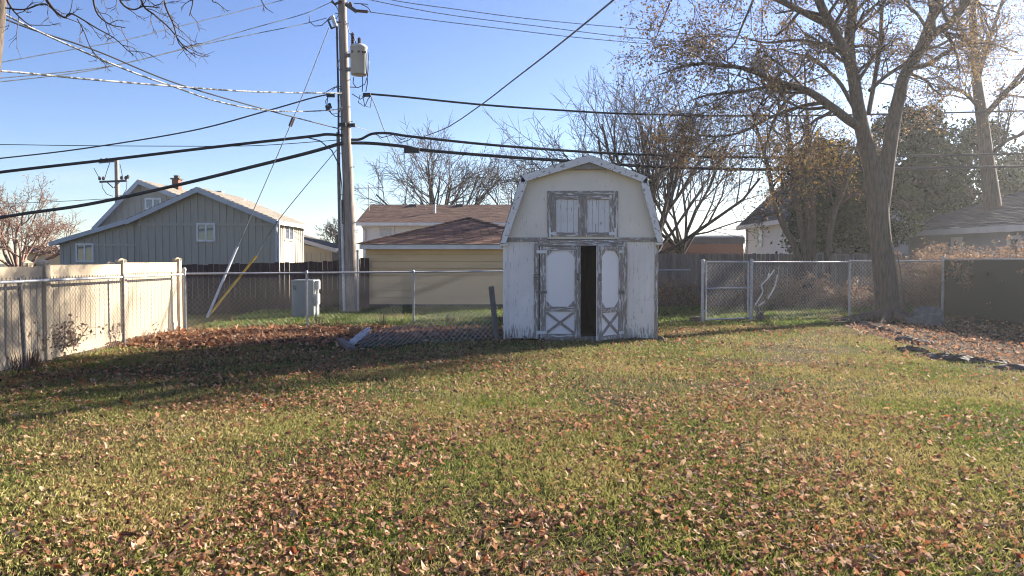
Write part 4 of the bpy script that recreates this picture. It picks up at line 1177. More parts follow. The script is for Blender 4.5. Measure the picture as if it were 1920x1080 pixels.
cable('fine wire from the side insulator to the right, lowest of three', [(690,22),(780,34),(960,56),(1100,72),(1280,86),(1500,94),(1920,112)], 21.8, 27, .011, 'cable_grey')
cable('dark drop wire climbing steeply past the shed to the top of the sky', [(795,256),(840,238),(900,198),(960,152),(1040,90),(1150,0),(1300,-130)], 22.6, 7.0, .012, 'cable_grey')
cable('thin drop wire slanting from the pole down behind the long brown roof', [(694,176),(706,205),(722,248),(745,300),(775,384)], 21.8, 40, .014, 'cable_grey')
cable('second thin drop wire slanting to the long brown roof', [(660,236),(700,250),(740,285),(770,330),(800,392)], 21.8, 40, .011, 'cable_grey')
cable('guy wire from the fuse cutout down to the white guard tube', [(444,466),(548,226),(617,52)], 20.5, 21.9, .011, 'cable_grey', 'guy_wire')
cable('guy wire from the pole down to the yellow guard tube', [(480,480),(525,409),(615,300),(643,268)], 20.6, 21.9, .011, 'cable_grey', 'guy_wire')
cable('fine line crossing low beyond the grey house to the far pole', [(-100,385),(60,380),(180,374),(210,372)], 52, 48.2, .02, 'cable_grey')
s = MB(); q = W(547,229,21.6); s.tube([q+Vector((-.05,0,-.12)), q+Vector((.05,0,.12))], .055, 8); s.build('strain_insulator', M['porcelain'], None, 'small dark strain insulator halfway up the white guard guy wire', 'insulator', origin=q)
q = W(772,281,22.15); s = MB(); s.box(q.x-.22,q.x+.22,q.y-.07,q.y+.07,q.z-.09,q.z+.06); s.build('splice_case', M['black'], None, 'black splice case hung on the lowest cable right of the pole', 'splice box', origin=q)
for lab, a, b_, r, m in (('white plastic guy guard tube leaning in front of the brown fence', G(388,596), W(445,463,20.55), .035, 'white_pl'), ('yellow plastic guy guard tube leaning in front of the brown fence', G(391,592), W(481,479,20.75), .030, 'yellow_pl')):
    s = MB(); s.smooth = True; s.tube([a, b_], r, 8); s.build('guy_guard', M[m], None, lab, 'guy guard', origin=a)
# ------------------------------------------------------------------ leaning pole at the left edge
p0 = Vector((W(-84,0,14).x, 14.0, 0)); p1 = W(-5,20,14.0); p2 = W(2,-160,14.0)
lp_ = empty('utility_pole', p0, 'leaning wooden pole cut off by the upper left edge', 'utility pole')
s = MB(); s.smooth = True; s.tube([p0+Vector((0,0,-.1)), p0.lerp(p1,.5), p1, p2], [.17,.155,.14,.13], 12); s.build('shaft', M['bark'], lp_)
s = MB(); s.bar(p1+Vector((-.5,-.2,.5)), p1+Vector((.5,-.2,.5)), .1, .1); s.build('crossarm', M['pole_wood'], lp_)
# ------------------------------------------------------------------ distant pole
fp = Vector((W(213,0,48).x, 48.0, 0))
fo = empty('utility_pole', fp, 'small distant utility pole with crossarm beyond the grey house roof', 'utility pole')
s = MB(); s.tube([fp, Vector((fp.x,48,W(213,299,48).z))], [.16,.13], 8); s.build('shaft', M['pole_wood'], fo)
s = MB(); s.bar(W(187,341,47.85), W(238,339,47.85), .1, .12); s.build('crossarm', M['dark_band'], fo)
s = MB(); s.bar(W(200,341,47.8), W(212,352,47.8), .05, .05); s.bar(W(225,340,47.8), W(214,352,47.8), .05, .05); s.build('arm_brace', M['dark_band'], fo)
s = MB(); s.bar(W(186,305,47.85), W(216,302,47.85), .12, .1); s.build('crossarm', M['dark_band'], fo)
for px, py in ((187,338),(194,338),(228,337),(236,337),(240,335),(190,304),(200,303)):
    s = MB(); s.lathe(W(px,py,47.85), [(.05,0),(.09,.05),(.09,.16),(.04,.24)], 7); s.build('insulator', M['porcelain'], fo)
for lp2 in ([(191,341),(192,352),(200,364),(211,368)],[(238,341),(237,355),(230,366),(216,368)],[(225,308),(228,322),(231,338)],[(176,315),(182,326),(188,338)],[(206,305),(200,322),(196,336)]):
    wire_pts([(x,y,47.8) for x,y in lp2], .02, 'jumper_wire', M['black'], fo)
# ------------------------------------------------------------------ electrical cabinet
q = G(566,598); e0 = W(541,0,19.6).x; e1 = W(583,0,19.6).x; zt = W(566,528,19.6).z
eb = empty('utility_cabinet', (q.x, 19.8, 0), 'grey green electrical cabinet standing in grass behind the back fence', 'cabinet')
s = MB(); s.box(e0, e1, 19.6, 20.15, 0, zt); s.build('body', M['box_green'], eb)
s = MB(); s.prism([(e0-.02,zt),(e1+.02,zt),(e1+.0,zt+.04),(e0,zt+.04)], 19.56, 20.2); s.build('lid', M['box_green'], eb)
s = MB(); s.box(e0+.04, e1-.04, 19.585, 19.598, .1, zt-.06); dr = s.build('door', M['box_green'], eb)
s = MB(); s.box(e0+.05, e0+.13, 19.577, 19.584, zt-.22, zt-.1); s.build('warning_sticker', M['label_dark'], dr)
s = MB(); s.box(e1+.0, e1+.09, 19.66, 19.9, .35, .62); s.box(e1, e1+.11, 19.7, 19.86, zt-.2, zt+.02); s.build('meter_box', M['trans_grey'], eb)
s = MB(); s.tube([(e1+.04,19.75,0),(e1+.04,19.75,.36)], .03, 7); s.tube([(e1+.06,19.75,.6),(e1+.06,19.75,zt-.2)], .04, 7); s.build('conduit', M['white_pl'], eb)
# ================================================================== TREES
def perp(d, rg):
    v = Vector((rg.gauss(0,1), rg.gauss(0,1), rg.gauss(0,1)))
    v -= d*v.dot(d)
    return v.normalized() if v.length > 1e-6 else Vector((1,0,0))

def grow(mb, p, d, L, r, lvl, rg, prm, tips=None):
    """one branch and its children; prm[lvl] = (children, length ratio, angle lo, angle hi, wiggle, lift)"""
    nch, ratio, alo, ahi, wig, lift = prm[lvl]
    n = 5 if lvl == 0 else 4 if lvl < len(prm)-1 else 3
    pts = [p.copy()]; q = p.copy(); dd = d.copy()
    for i in range(n):
        dd = (dd + perp(dd, rg)*wig*rg.random() + Vector((0,0,lift))).normalized()
        q = q + dd*(L/n); pts.append(q.copy())
    r1 = r*.45 if lvl < len(prm)-1 else r*.5
    rad = [r+(r1-r)*i/n for i in range(n+1)]
    mb.tube(pts, rad, 7 if r > .08 else 5 if r > .03 else 3, False)
    if tips is not None and lvl >= len(prm)-2:
        for i in range(1, n+1): tips.append((pts[i], (pts[i]-pts[i-1]).normalized()))
    if lvl >= len(prm)-1: return
    for k in range(nch):
        t = .25 + .75*(k+rg.random())/nch if lvl else .35+.65*(k+rg.random())/nch
        t = min(t, .999); i = int(t*n); f = t*n-i
        b = pts[i].lerp(pts[i+1], f); ax = (pts[i+1]-pts[i]).normalized()
        a = R(rg.uniform(alo, ahi)); s = perp(ax, rg)
        cd = (ax*math.cos(a) + s*math.sin(a)).normalized()
        rr = (r+(r1-r)*t)*rg.uniform(.5,.72)
        grow(mb, b, cd, L*ratio*(1-.35*t)*rg.uniform(.75,1.2), max(rr, PRM_MIN[0]), lvl+1, rg, prm, tips)
    # leader goes on
    if lvl and lvl < len(prm)-1:
        grow(mb, pts[-1], dd, L*ratio*.8, max(r1, PRM_MIN[0]), lvl+1, rg, prm, tips)
PRM_MIN = [.008]

def scatter_leaves(mb, tips, n, size, rg_np, spread=.12, droop=.03):
    P = np.array([tuple(t[0]) for t in tips])
    idx = rg_np.integers(0, len(P), n)
    C = P[idx] + rg_np.normal(0, spread, (n,3)); C[:,2] -= np.abs(rg_np.normal(0, droop, n))
    quads(mb, C, size, rg_np)

def quads(mb, C, size, rg, flat=0.0, aspect=.6):
    n = len(C)
    A = rg.normal(0,1,(n,3)); A[:,2] *= (1-flat); A /= np.linalg.norm(A,axis=1,keepdims=True)
    B = rg.normal(0,1,(n,3)); B -= A*(A*B).sum(1,keepdims=True); B /= np.linalg.norm(B,axis=1,keepdims=True)
    s = size*rg.uniform(.55,1.25,(n,1))
    V = np.stack([C-A*s*.5, C+B*s*aspect*.5, C+A*s*.5, C-B*s*aspect*.5], 1).reshape(-1,3)
    F = np.arange(n*4).reshape(-1,4)
    mb.add(V, F)

def bare_tree(label, base, H, rtrunk, seed, limbs=6, spread=(18,48), split=.3, prm=None, mt='bark_far', group=None, leaves=0, leaf_m=None, leaf_size=.07, name='bare_tree', lean=(0,0), rmin=.008, wig=.3):
    rg = random.Random(seed); PRM_MIN[0] = rmin
    o = empty(name, base, label, 'tree', group)
    b = MB(); b.smooth = True
    top = Vector(base) + Vector((lean[0], lean[1], H*split))
    mid = Vector(base).lerp(top, .5) + Vector((rg.uniform(-.1,.1), 0, 0))
    b.tube([Vector(base)+Vector((0,0,-.1)), Vector(base)+Vector((0,0,.25)), mid, top], [rtrunk*1.5, rtrunk*1.12, rtrunk, rtrunk*.85], 9, False)
    b.build('trunk', M[mt], o)
    c = MB(); c.smooth = True; tips = []
    prm = prm or [(6,.62,22,48,wig,.05),(5,.6,25,55,wig,.04),(5,.55,25,60,wig*1.2,.02),(6,.55,25,60,wig*1.3,0)]
    a0 = rg.uniform(0, 6.28)
    for k in range(limbs):
        a = a0 + k*6.283/limbs + rg.uniform(-.3,.3); th = R(rg.uniform(*spread)) if k else R(6)
        d = Vector((math.cos(a)*math.sin(th), math.sin(a)*math.sin(th), math.cos(th)))
        st = top - Vector((0,0,rg.uniform(0,.12)*H*split))
        grow(c, st, d, H*(1-split)*.60*rg.uniform(.85,1.1), rtrunk*rg.uniform(.30,.45), 0, rg, prm, tips)
    c.build('branches', M[mt], o, kind='stuff')
    if leaves:
        l = MB(); scatter_leaves(l, tips, leaves, leaf_size, np.random.default_rng(seed), .08)
        l.build('foliage', M[leaf_m], o, kind='stuff')
    return o

# ---- bare trees beyond the houses
bare_tree('round bare tree rising over the long brown roof', Vector((W(822,0,50).x,50,0)), 12.2, .26, 11, 11, (10,66), .24, group='bare trees beyond the houses', rmin=.014)
bare_tree('small bare tree peeking between the brown roof and the barn shed', Vector((W(985,0,52).x,52,0)), 11.2, .22, 12, 9, (10,62), .27, group='bare trees beyond the houses', rmin=.014)
bare_tree('big spreading bare tree right behind the barn shed', Vector((W(1205,0,32).x,32,0)), 11.9, .25, 24, 14, (8,62), .14, group='bare trees beyond the houses', rmin=.010, lean=(.4,0), mt='bark_dark')
bare_tree('leaning bare tree beside the big one, close to the shed roof', Vector((W(1262,0,34).x,34,0)), 10.0, .2, 25, 9, (8,52), .18, group='bare trees beyond the houses', rmin=.010, lean=(.5,0), mt='bark_dark')
bare_tree('thin pale bare tree far off beside the far fir', Vector((W(628,0,75).x,75,0)), 6.4, .16, 17, 6, (15,50), .35, group='bare trees beyond the houses', rmin=.02)
bare_tree('reddish brown spreading bare tree at the left edge beyond the vinyl fence', Vector((W(20,0,38).x,38,0)), 6.4, .2, 33, 11, (18,74), .14, mt='bark_red', rmin=.011, leaves=5000, leaf_m='plume', leaf_size=.075, wig=.5)
# cut limb stub low on the right of the shed
# ---- far treeline
rg = random.Random(71); b = MB(); PRM_MIN[0] = .03
for k in range(34):
    x = W(1245+k*6.0+rg.uniform(-6,6), 0, 85).x; y = 85+rg.uniform(-6,8); h = rg.uniform(3.4,6.0)*(1 if k < 30 else .8)
    for j in range(2):
        grow(b, Vector((x+rg.uniform(-.5,.5),y,0)), Vector((rg.uniform(-.2,.2),0,1)).normalized(), h*.62, .09, 0, rg, [(6,.5,25,60,.5,.05),(5,.5,30,65,.6,.02),(3,.5,30,60,.6,0)])
b.build('treeline', M['bark_red'], None, 'far off line of brown bare scrub above the brick building', 'treeline', kind='stuff')
b = MB()
for k in range(60):
    x = -70 + k*3.6 + rg.uniform(-2,2); y = 130+rg.uniform(-8,10); h = rg.uniform(2.5,5.0)
    for j in range(2):
        grow(b, Vector((x+rg.uniform(-.8,.8),y,0)), Vector((rg.uniform(-.2,.2),0,1)).normalized(), h*.62, .14, 0, rg, [(7,.5,25,65,.5,.05),(4,.55,30,65,.6,.02)])
b.build('distant_treeline', M['bark_far'], None, 'hazy low line of bare trees along the horizon', 'treeline', kind='stuff')
# ---- far fir
fo = empty('fir_tree', Vector((W(630,0,72).x,72,0)), 'small dark pointed fir far off between pole and grey house', 'tree')
b = MB(); c = WLOC[fo.name]; b.tube([c, c+Vector((0,0,3.8))], [.12,.03], 5); b.build('trunk', M['bark_dark'], fo)
rn = np.random.default_rng(4); n = 1500; t = rn.random(n)**.7; a = rn.uniform(0,6.283,n); rr = (1-t*.97)*1.15*rn.uniform(.35,1,n)*(.75+.25*np.sin(t*34))
C = np.stack([c.x+rr*np.cos(a), c.y+rr*np.sin(a), .3+t*3.7-.15*rr], 1); b = MB(); quads(b, C, .3, rn); b.build('crown', M['fir'], fo, kind='stuff')

# ---- evergreens on the right
def evergreen(label, cpx, cpy, wpx, hpx, Y, n, seed, size=.2, lumps=34):
    c = W(cpx, cpy, Y); rx = wpx/FPX*Y; rzz = hpx/FPX*Y
    o = empty('evergreen_tree', (c.x, Y, 0), label, 'tree')
    b = MB(); b.tube([(c.x,Y,-.1),(c.x+.1,Y,c.z)], [.2,.09], 7); b.build('trunk', M['bark_dark'], o)
    rn = np.random.default_rng(seed); C = []
    per = n//lumps
    for k in range(lumps):
        u = rn.normal(0,1,3); u /= np.linalg.norm(u); q = rn.uniform(.45,.95)
        taper = 1-.35*max(0, u[2])
        lc = np.array([c.x+u[0]*rx*q*taper, Y+u[1]*rx*q*taper*.9, c.z+u[2]*rzz*q])
        lr = rn.uniform(.28,.5)*min(rx, rzz)
        v = rn.normal(0,1,(per,3)); v /= np.linalg.norm(v,axis=1,keepdims=True)
        C.append(lc + v*lr*(rn.uniform(.3,1.12,(per,1))**.6)*np.array([1,1,.85]))
    C = np.concatenate(C); k = rn.random(len(C)) < .12; C[k] += rn.normal(0,.28,(k.sum(),3))*np.array([1,1,1.2]); b = MB(); quads(b, C, size*.85, rn); b.build('crown', M['needle'], o, kind='stuff')
evergreen('dark evergreen mass behind the thin stems, left of the big trunk', 1552, 372, 78, 122, 26.7, 13000, 1)
evergreen('tall dark evergreen directly right of the big forked trunk', 1712, 325, 86, 160, 30.5, 17000, 2)
evergreen('broad dark evergreen beneath the far right tree', 1816, 352, 92, 128, 32, 15000, 3)
evergreen('round dark evergreen by the right edge above the slate roof', 1910, 350, 50, 80, 36, 5500, 5)
evergreen('low dark evergreen filling the gap behind the big trunk', 1644, 385, 66, 105, 26.9, 10000, 6)

# ---- far right tall tree
def px_limb(mb, pts, Y, radii, dY=0.0, sides=9):
    P = [W(x, y, Y + dY*i/max(1,len(pts)-1)) for i, (x, y) in enumerate(pts)]
    S = spline(P, 4); rr = np.interp(np.linspace(0, len(pts)-1, len(S)), np.arange(len(pts)), radii)
    mb.tube(S, rr, sides, False); return S, rr
def sprout(mb, S, rr, n, L, rg, prm, tips, t0=.15, up=.25):
    for k in range(n):
        t = t0+(1-t0)*(k+rg.random())/n; i = min(int(t*(len(S)-1)), len(S)-2); ax = (S[i+1]-S[i]).normalized()
        a = R(rg.uniform(35,75)); d = (ax*math.cos(a)+perp(ax,rg)*math.sin(a)+Vector((0,0,up))).normalized()
        grow(mb, S[i], d, L*rg.uniform(.7,1.25), min(rr[i]*.5, .05), 0, rg, prm, tips)
PRM_MIN[0] = .007
ft = empty('tall_tree', (W(1868,0,27).x, 27, 0), 'tall sparse tree by the right edge behind the slate roofed house', 'tree')
rg = random.Random(51); tr = MB(); tr.smooth = True; br = MB(); br.smooth = True; tips = []
lm_ = []
px_limb(tr, [(1868,515),(1862,400),(1850,300),(1840,212)], 27, [.36,.3,.24,.2])
tr.build('trunk', M['bark'], ft)
lm_.append(px_limb(br, [(1840,215),(1829,130),(1824,40),(1822,-80),(1826,-200)], 27, [.2,.15,.13,.09,.04], 1))
lm_.append(px_limb(br, [(1842,222),(1875,185),(1905,150),(1950,90),(1990,10)], 27, [.11,.1,.08,.06,.03], -1))
lm_.append(px_limb(br, [(1862,288),(1885,265),(1920,250),(1980,215)], 27, [.08,.07,.05,.03], -1))
lm_.append(px_limb(br, [(1838,205),(1815,180),(1790,165),(1755,170)], 27, [.07,.06,.05,.03], -.5))
lm_.append(px_limb(br, [(1833,150),(1850,90),(1870,30),(1900,-60)], 27, [.09,.08,.06,.03], .6))
lm_.append(px_limb(br, [(1826,100),(1800,50),(1780,-20),(1765,-100)], 27, [.08,.07,.05,.03], .6))
P3 = [(5,.6,28,60,.45,.03),(5,.58,30,65,.5,.02),(4,.55,30,65,.5,0)]
for S, rr in lm_: sprout(br, S, rr, 9, 1.7, rg, P3, tips)
br.build('branches', M['bark_far'], ft, kind='stuff')
l = MB(); scatter_leaves(l, tips, 6000, .085, np.random.default_rng(9), .14); l.build('foliage', M['tree_leaf'], ft, kind='stuff')

# ---- the big forked tree in the yard
BT = 18.9
PRM_MIN[0] = .0055
bt = empty('forked_tree', G(1667,600), 'big forked yard tree with sparse withered leaves, roots in the soil bed at right', 'tree')
rg = random.Random(61); tr = MB(); tr.smooth = True; br = MB(); br.smooth = True; tips = []
px_limb(tr, [(1670,612),(1668,590),(1662,545),(1656,490),(1650,440),(1646,390),(1641,345),(1630,295),(1616,240)], BT, [.44,.335,.275,.26,.25,.25,.25,.19,.175], 0, 16)
px_limb(tr, [(1654,400),(1658,345),(1666,290),(1677,222),(1690,165)], BT, [.16,.2,.175,.165,.15], .15, 12)
for ang, ln in ((-2.9,1.3),(-2.2,.9),(-1.4,.8),(-.4,1.0),(2.6,.8)):          # surface roots
    c = G(1668,600); d = Vector((math.cos(ang), math.sin(ang), 0))
    tr.tube([c+d*.1+Vector((0,0,.25)), c+d*.38+Vector((0,0,.10)), c+d*(.38+ln*.5)+Vector((0,0,.045)), c+d*(.4+ln)+Vector((0,0,-.03))], [.16,.12,.07,.03], 7, False)
tr.build('trunk', M['bark'], bt)
br2 = MB(); br2.smooth = True
lm_ = []
def limb(pts, rad, dY=0.): lm_.append(px_limb(br2, pts, BT, rad, dY, 9))
limb([(1617,245),(1607,190),(1597,130),(1578,85),(1555,40),(1535,0),(1505,-90),(1490,-200)], [.175,.15,.14,.12,.11,.1,.07,.03], -.8)
limb([(1600,140),(1592,85),(1598,30),(1602,-40),(1612,-160),(1608,-260)], [.13,.125,.12,.1,.06,.03], .8)
limb([(1688,172),(1697,140),(1722,100),(1745,40),(1762,-20),(1775,-130),(1780,-260)], [.15,.14,.13,.12,.11,.07,.03], 1.0)
limb([(1728,92),(1752,62),(1780,45),(1812,5),(1850,-60),(1890,-140)], [.11,.1,.095,.085,.06,.03], -1.2)
limb([(1614,240),(1592,226),(1566,206),(1530,180),(1502,165),(1467,155),(1400,130),(1350,122),(1300,120),(1235,140)], [.12,.115,.105,.095,.075,.06,.05,.04,.03,.012], -1.6)
limb([(1512,172),(1480,165),(1440,163),(1390,172),(1330,178),(1290,190)], [.055,.05,.04,.035,.025,.012], -2.0)
limb([(1628,215),(1640,150),(1650,80),(1654,10),(1662,-80)], [.06,.055,.05,.045,.03], .5)
limb([(1630,170),(1665,140),(1710,112)], [.05,.045,.05], .2)
limb([(1560,50),(1500,20),(1440,-10),(1370,-40),(1290,-60),(1230,-50)], [.09,.075,.065,.05,.035,.015], -2.2)
limb([(1598,110),(1560,90),(1500,75),(1440,80),(1390,70)], [.06,.05,.04,.03,.015], 1.2)
limb([(1700,130),(1740,120),(1790,90),(1850,80),(1910,100)], [.07,.06,.05,.035,.015], 1.5)
limb([(1600,200),(1570,150),(1520,110),(1470,95)], [.055,.05,.035,.018], 1.6)
limb([(1545,192),(1500,200),(1440,222),(1390,248),(1330,256),(1290,246)], [.055,.045,.036,.028,.02,.01], -.8)
limb([(1500,165),(1462,205),(1440,260),(1432,310)], [.045,.035,.022,.01], -1.2)
limb([(1300,-58),(1262,-5),(1240,45),(1222,95)], [.03,.024,.016,.008], -.4)
limb([(1420,-18),(1395,40),(1370,90),(1320,110)], [.035,.028,.018,.01], -.6)
br2.build('limbs', M['bark'], bt)
P3 = [(5,.62,25,60,.5,-.02),(5,.58,28,65,.55,-.04),(3,.55,30,65,.6,-.06)]
for i, (S, rr) in enumerate(lm_): sprout(br, S, rr, 15 if len(S) > 18 else 8, 1.2, rg, P3, tips, .2, .15)
br.build('twigs', M['bark_far'], bt, kind='stuff')
l = MB(); scatter_leaves(l, tips, 30000, .070, np.random.default_rng(19), .10, .06); l.build('foliage', M['tree_leaf'], bt, kind='stuff')

# ---- thin stems behind the gate fence
tt = empty('multi_stem_tree', (W(1505,0,24).x, 24, 0), 'cluster of thin leaning stems with yellowing leaves in front of the white house', 'tree')
rg = random.Random(81); tr = MB(); tr.smooth = True; br = MB(); br.smooth = True; tips = []; lm_ = []
ST = 24.2
for pts, rad, dY in (
  ([(1500,545),(1492,470),(1470,425),(1452,378),(1443,330),(1428,270),(1405,195)], [.13,.11,.10,.085,.07,.05,.02], -.5),
  ([(1510,545),(1508,470),(1498,400),(1486,310),(1474,210),(1455,110)], [.12,.11,.1,.08,.05,.02], .4),
  ([(1522,545),(1524,470),(1524,380),(1521,290),(1512,200),(1508,110)], [.11,.1,.09,.07,.05,.02], .8),
  ([(1515,545),(1516,450),(1512,380),(1505,300),(1535,220)], [.08,.07,.06,.05,.02], -.2),
  ([(1550,545),(1553,470),(1562,405),(1584,348),(1600,300),(1612,250)], [.12,.11,.1,.08,.05,.02], .3)):
    lm_.append(px_limb(tr, pts, ST, rad, dY, 8))
tr.build('trunk', M['bark'], tt)
for S, rr in lm_: sprout(br, S, rr, 14, 1.1, rg, [(5,.62,28,60,.5,.0),(4,.6,28,65,.55,-.03),(2,.55,30,65,.6,-.05)], tips, .42, .2)
br.build('twigs', M['bark_far'], tt, kind='stuff')
l = MB(); scatter_leaves(l, tips, 4500, .085, np.random.default_rng(29), .13); l.build('foliage', M['tree_leaf'], tt, kind='stuff')
low = [t for t in tips if 3.6 < t[0].z < 5.6 and t[0].x > W(1490,0,24).x]
l = MB(); scatter_leaves(l, low or tips, 900, .1, np.random.default_rng(39), .15); l.build('foliage', M['yellow_leaf'], tt, kind='stuff')
# ---- pale sucker stems beside the big trunk
b = MB(); b.smooth = True
for pts in ([(1690,600),(1684,540),(1674,470),(1666,420),(1664,360),(1672,310)],[(1692,600),(1680,500),(1671,455),(1662,430),(1655,400)],[(1700,600),(1690,520),(1682,470),(1680,440)]):
    S = [W(x,y,18.7) for x,y in pts]; b.tube(spline(S,4), np.linspace(.022,.006,len(S)*4-3), 5, False)
b.build('sucker_stems', M['dry'], None, 'pale thin stems growing up beside the big forked trunk', 'stems', origin=G(1690,600))

# ---- overhanging branches, upper left, from a tree standing outside the view
ob = empty('overhanging_tree', (-9.3, 8.2, 0), 'bare tree whose twigs hang into the upper left of the sky', 'tree')
rg = random.Random(91); tr = MB(); tr.smooth = True
T = Vector((-9.3,8.2,0)); tr.tube([T, T+Vector((.1,0,2)), T+Vector((.2,0,4.5)), T+Vector((.6,0,7))], [.3,.22,.2,.15], 10, False); tr.build('trunk', M['bark_far'], ob)
b = MB(); b.smooth = True; YB = 8.0; PRM_MIN[0] = .0035
def hang(pts, rad, n=5, L=.32, Y=YB):
    P = [W(x,y,Y) for x,y in pts]; S = spline(P,4); rr = np.interp(np.linspace(0,1,len(S)), np.linspace(0,1,len(rad)), rad); b.tube(S, rr, 5, False)
    for k in range(n):
        t = .2+.8*(k+rg.random())/n; i = min(int(t*(len(S)-1)), len(S)-2); ax = (S[i+1]-S[i]).normalized(); a = R(rg.uniform(25,60))
        d = (ax*math.cos(a)+perp(ax,rg)*math.sin(a)).normalized(); grow(b, S[i], d, L*rg.uniform(.6,1.4), .006, 0, rg, [(3,.5,25,60,.6,-.02),(1,.4,20,50,.6,0)])
main = [T+Vector((.5,0,6.4)), W(-120,-260,YB), W(120,-220,YB), W(300,-160,YB), W(420,-120,YB)]
b.tube(spline(main,4), np.linspace(.09,.02,17), 7, False)
m2 = [T+Vector((.2,0,4.2)), W(-200,-20,YB), W(-60,-60,YB), W(10,-30,YB)]; b.tube(spline(m2,4), np.linspace(.07,.02,13), 6, False)
hang([(20,-60),(12,-10),(22,15),(40,35),(60,50)], [.014,.012,.008,.005], 5)
hang([(40,-160),(60,-60),(85,-5),(105,22),(122,33),(128,27),(140,28),(180,52),(215,72),(240,95),(250,102)], [.03,.02,.014,.011,.009,.007,.005,.004], 8, .28)
hang([(10,15),(45,18),(75,8),(90,10),(105,22)], [.008,.009,.008,.007], 4, .2)
hang([(145,35),(158,60),(168,85),(185,110),(200,118)], [.006,.005,.004,.003], 4, .18)
hang([(200,-140),(215,-40),(228,5),(250,18),(270,12),(300,15)], [.02,.014,.01,.007,.005], 6, .3)
hang([(250,-150),(255,-50),(268,8),(290,28),(320,55),(345,88),(368,108)], [.02,.014,.01,.008,.006,.004], 8, .28)
hang([(290,-150),(300,-40),(310,10),(325,45),(335,80),(350,95)], [.018,.012,.009,.006,.004], 8, .26)
hang([(350,-140),(360,-50),(362,0),(355,30)], [.014,.01,.007,.004], 3, .2)
hang([(170,-140),(172,-40),(180,20),(205,45),(235,52)], [.016,.012,.008,.004], 8, .24)
hang([(400,-125),(392,-40),(398,0),(405,4)], [.01,.008,.004], 2, .12)
hang([(470,-110),(480,-30),(495,10),(512,24)], [.01,.006,.003], 1, .1)
b.build('branches', M['bark_dark'], ob, kind='stuff')
PRM_MIN[0] = .006

# ================================================================== SHRUBS AND WEEDS
def dry_shrub(label, c, w_, d_, h, n, m_leaf, nleaf, lsize, seed, stem_m='dry', name='dry_shrub', cat='shrub', upright=.5):
    o = empty(name, c, label, cat); rg = random.Random(seed); b = MB(); tips = []; PRM_MIN[0] = .004
    for k in range(n):
        p = Vector((c[0]+rg.uniform(-.5,.5)*w_, c[1]+rg.uniform(-.5,.5)*d_, 0))
        dd = Vector((rg.gauss(0,upright), rg.gauss(0,upright), 1)).normalized()
        grow(b, p, dd, h*rg.uniform(.45,.8), .011, 0, rg, [(5,.55,25,60,.45,.02),(3,.55,30,65,.5,-.02)], tips)
    b.build('stems', M[stem_m], o, kind='stuff')
    if nleaf:
        l = MB(); scatter_leaves(l, tips, nleaf, lsize, np.random.default_rng(seed), .06); l.build('foliage', M[m_leaf], o, kind='stuff')
    return o
for i, (px, w_, h, nl, mm, lab) in enumerate((
    (1262, 1.0, 1.2, 1300, 'tree_leaf', 'brown scrub behind the low fence beside the barn shed'),
    (1300, .9, 1.2, 350, 'dry', 'tangled bare scrub just left of the gate'),
    (1365, 1.5, .95, 350, 'dry', 'low tangled scrub seen through the gate wires'),
    (1435, 1.1, 1.4, 1200, 'plume', 'pale leaved scrub just right of the gate'),
    (1495, 1.4, 1.35, 3200, 'plume', 'orange brown leafy scrub between gate and thin stems'),
    (1560, 1.3, 1.0, 250, 'dry', 'dim bare scrub left of the thin fence post'),
    (1610, 1.0, 1.2, 1500, 'plume', 'brown leafy scrub just left of the big trunk'),
    (1720, 1.6, 1.2, 700, 'tree_leaf', 'dark scrub right of the big trunk behind the wires'),
    (1765, .9, 1.2, 2600, 'plume', 'tan leafy scrub at the end of the wire fence beside the green screen'))):
    Y = 24.3 if px < 1330 else 23.4
    dry_shrub(lab, (W(px,0,Y).x, Y, 0), w_, .8, h, int(16*w_)+8, mm, nl, .08, 100+i, 'dry')
for i, (px, Y, h, w_, lab) in enumerate(((1735,21.8,2.25,.9,'feathery tan shrub leftmost above the wire fence end'),(1775,20.5,2.3,.9,'feathery tan shrub above the left end of the green screen'),
     (1830,19,2.3,1.0,'feathery tan shrub over the screen below the first window'),(1878,18.4,2.25,.9,'feathery tan shrub between the two windows'),(1925,17.6,2.3,1.0,'feathery tan shrub at the right edge above the screen'))):
    dry_shrub(lab, (12.75, 12.75*FPX/(px-960), 0), w_, .8, h, 30, 'plume', 5200, .08, 200+i, 'plume', upright=.28)
for i, (Y, lab) in enumerate(((17.0,'added tall feathery shrub, unseen past the right edge, shading the soil bed'),(15.2,'second added feathery shrub, unseen farther past the right edge, shading the bed'))):
    dry_shrub(lab, (13.1, Y, 0), 0.7, 1.0, 2.5, 34, 'plume', 5200, .08, 240+i, 'plume', upright=.28)  # unseen shrubs added beyond the frame to cast shade on the bed
# pale forked branch caught in the wires right of the gate
b = MB(); 
for pts in ([(1416,572),(1430,548),(1428,535),(1440,522),(1452,506)],[(1440,560),(1450,543),(1455,530),(1458,515)],[(1440,522),(1442,512)],[(1420,575),(1434,565)]):
    b.tube(spline([W(x,y,18.9) for x,y in pts],4), .02, 5, False)
b.build('fallen_branch', M['white_pl'], None, 'pale forked branch leaning on the wires right of the gate', 'branch', origin=G(1416,590))
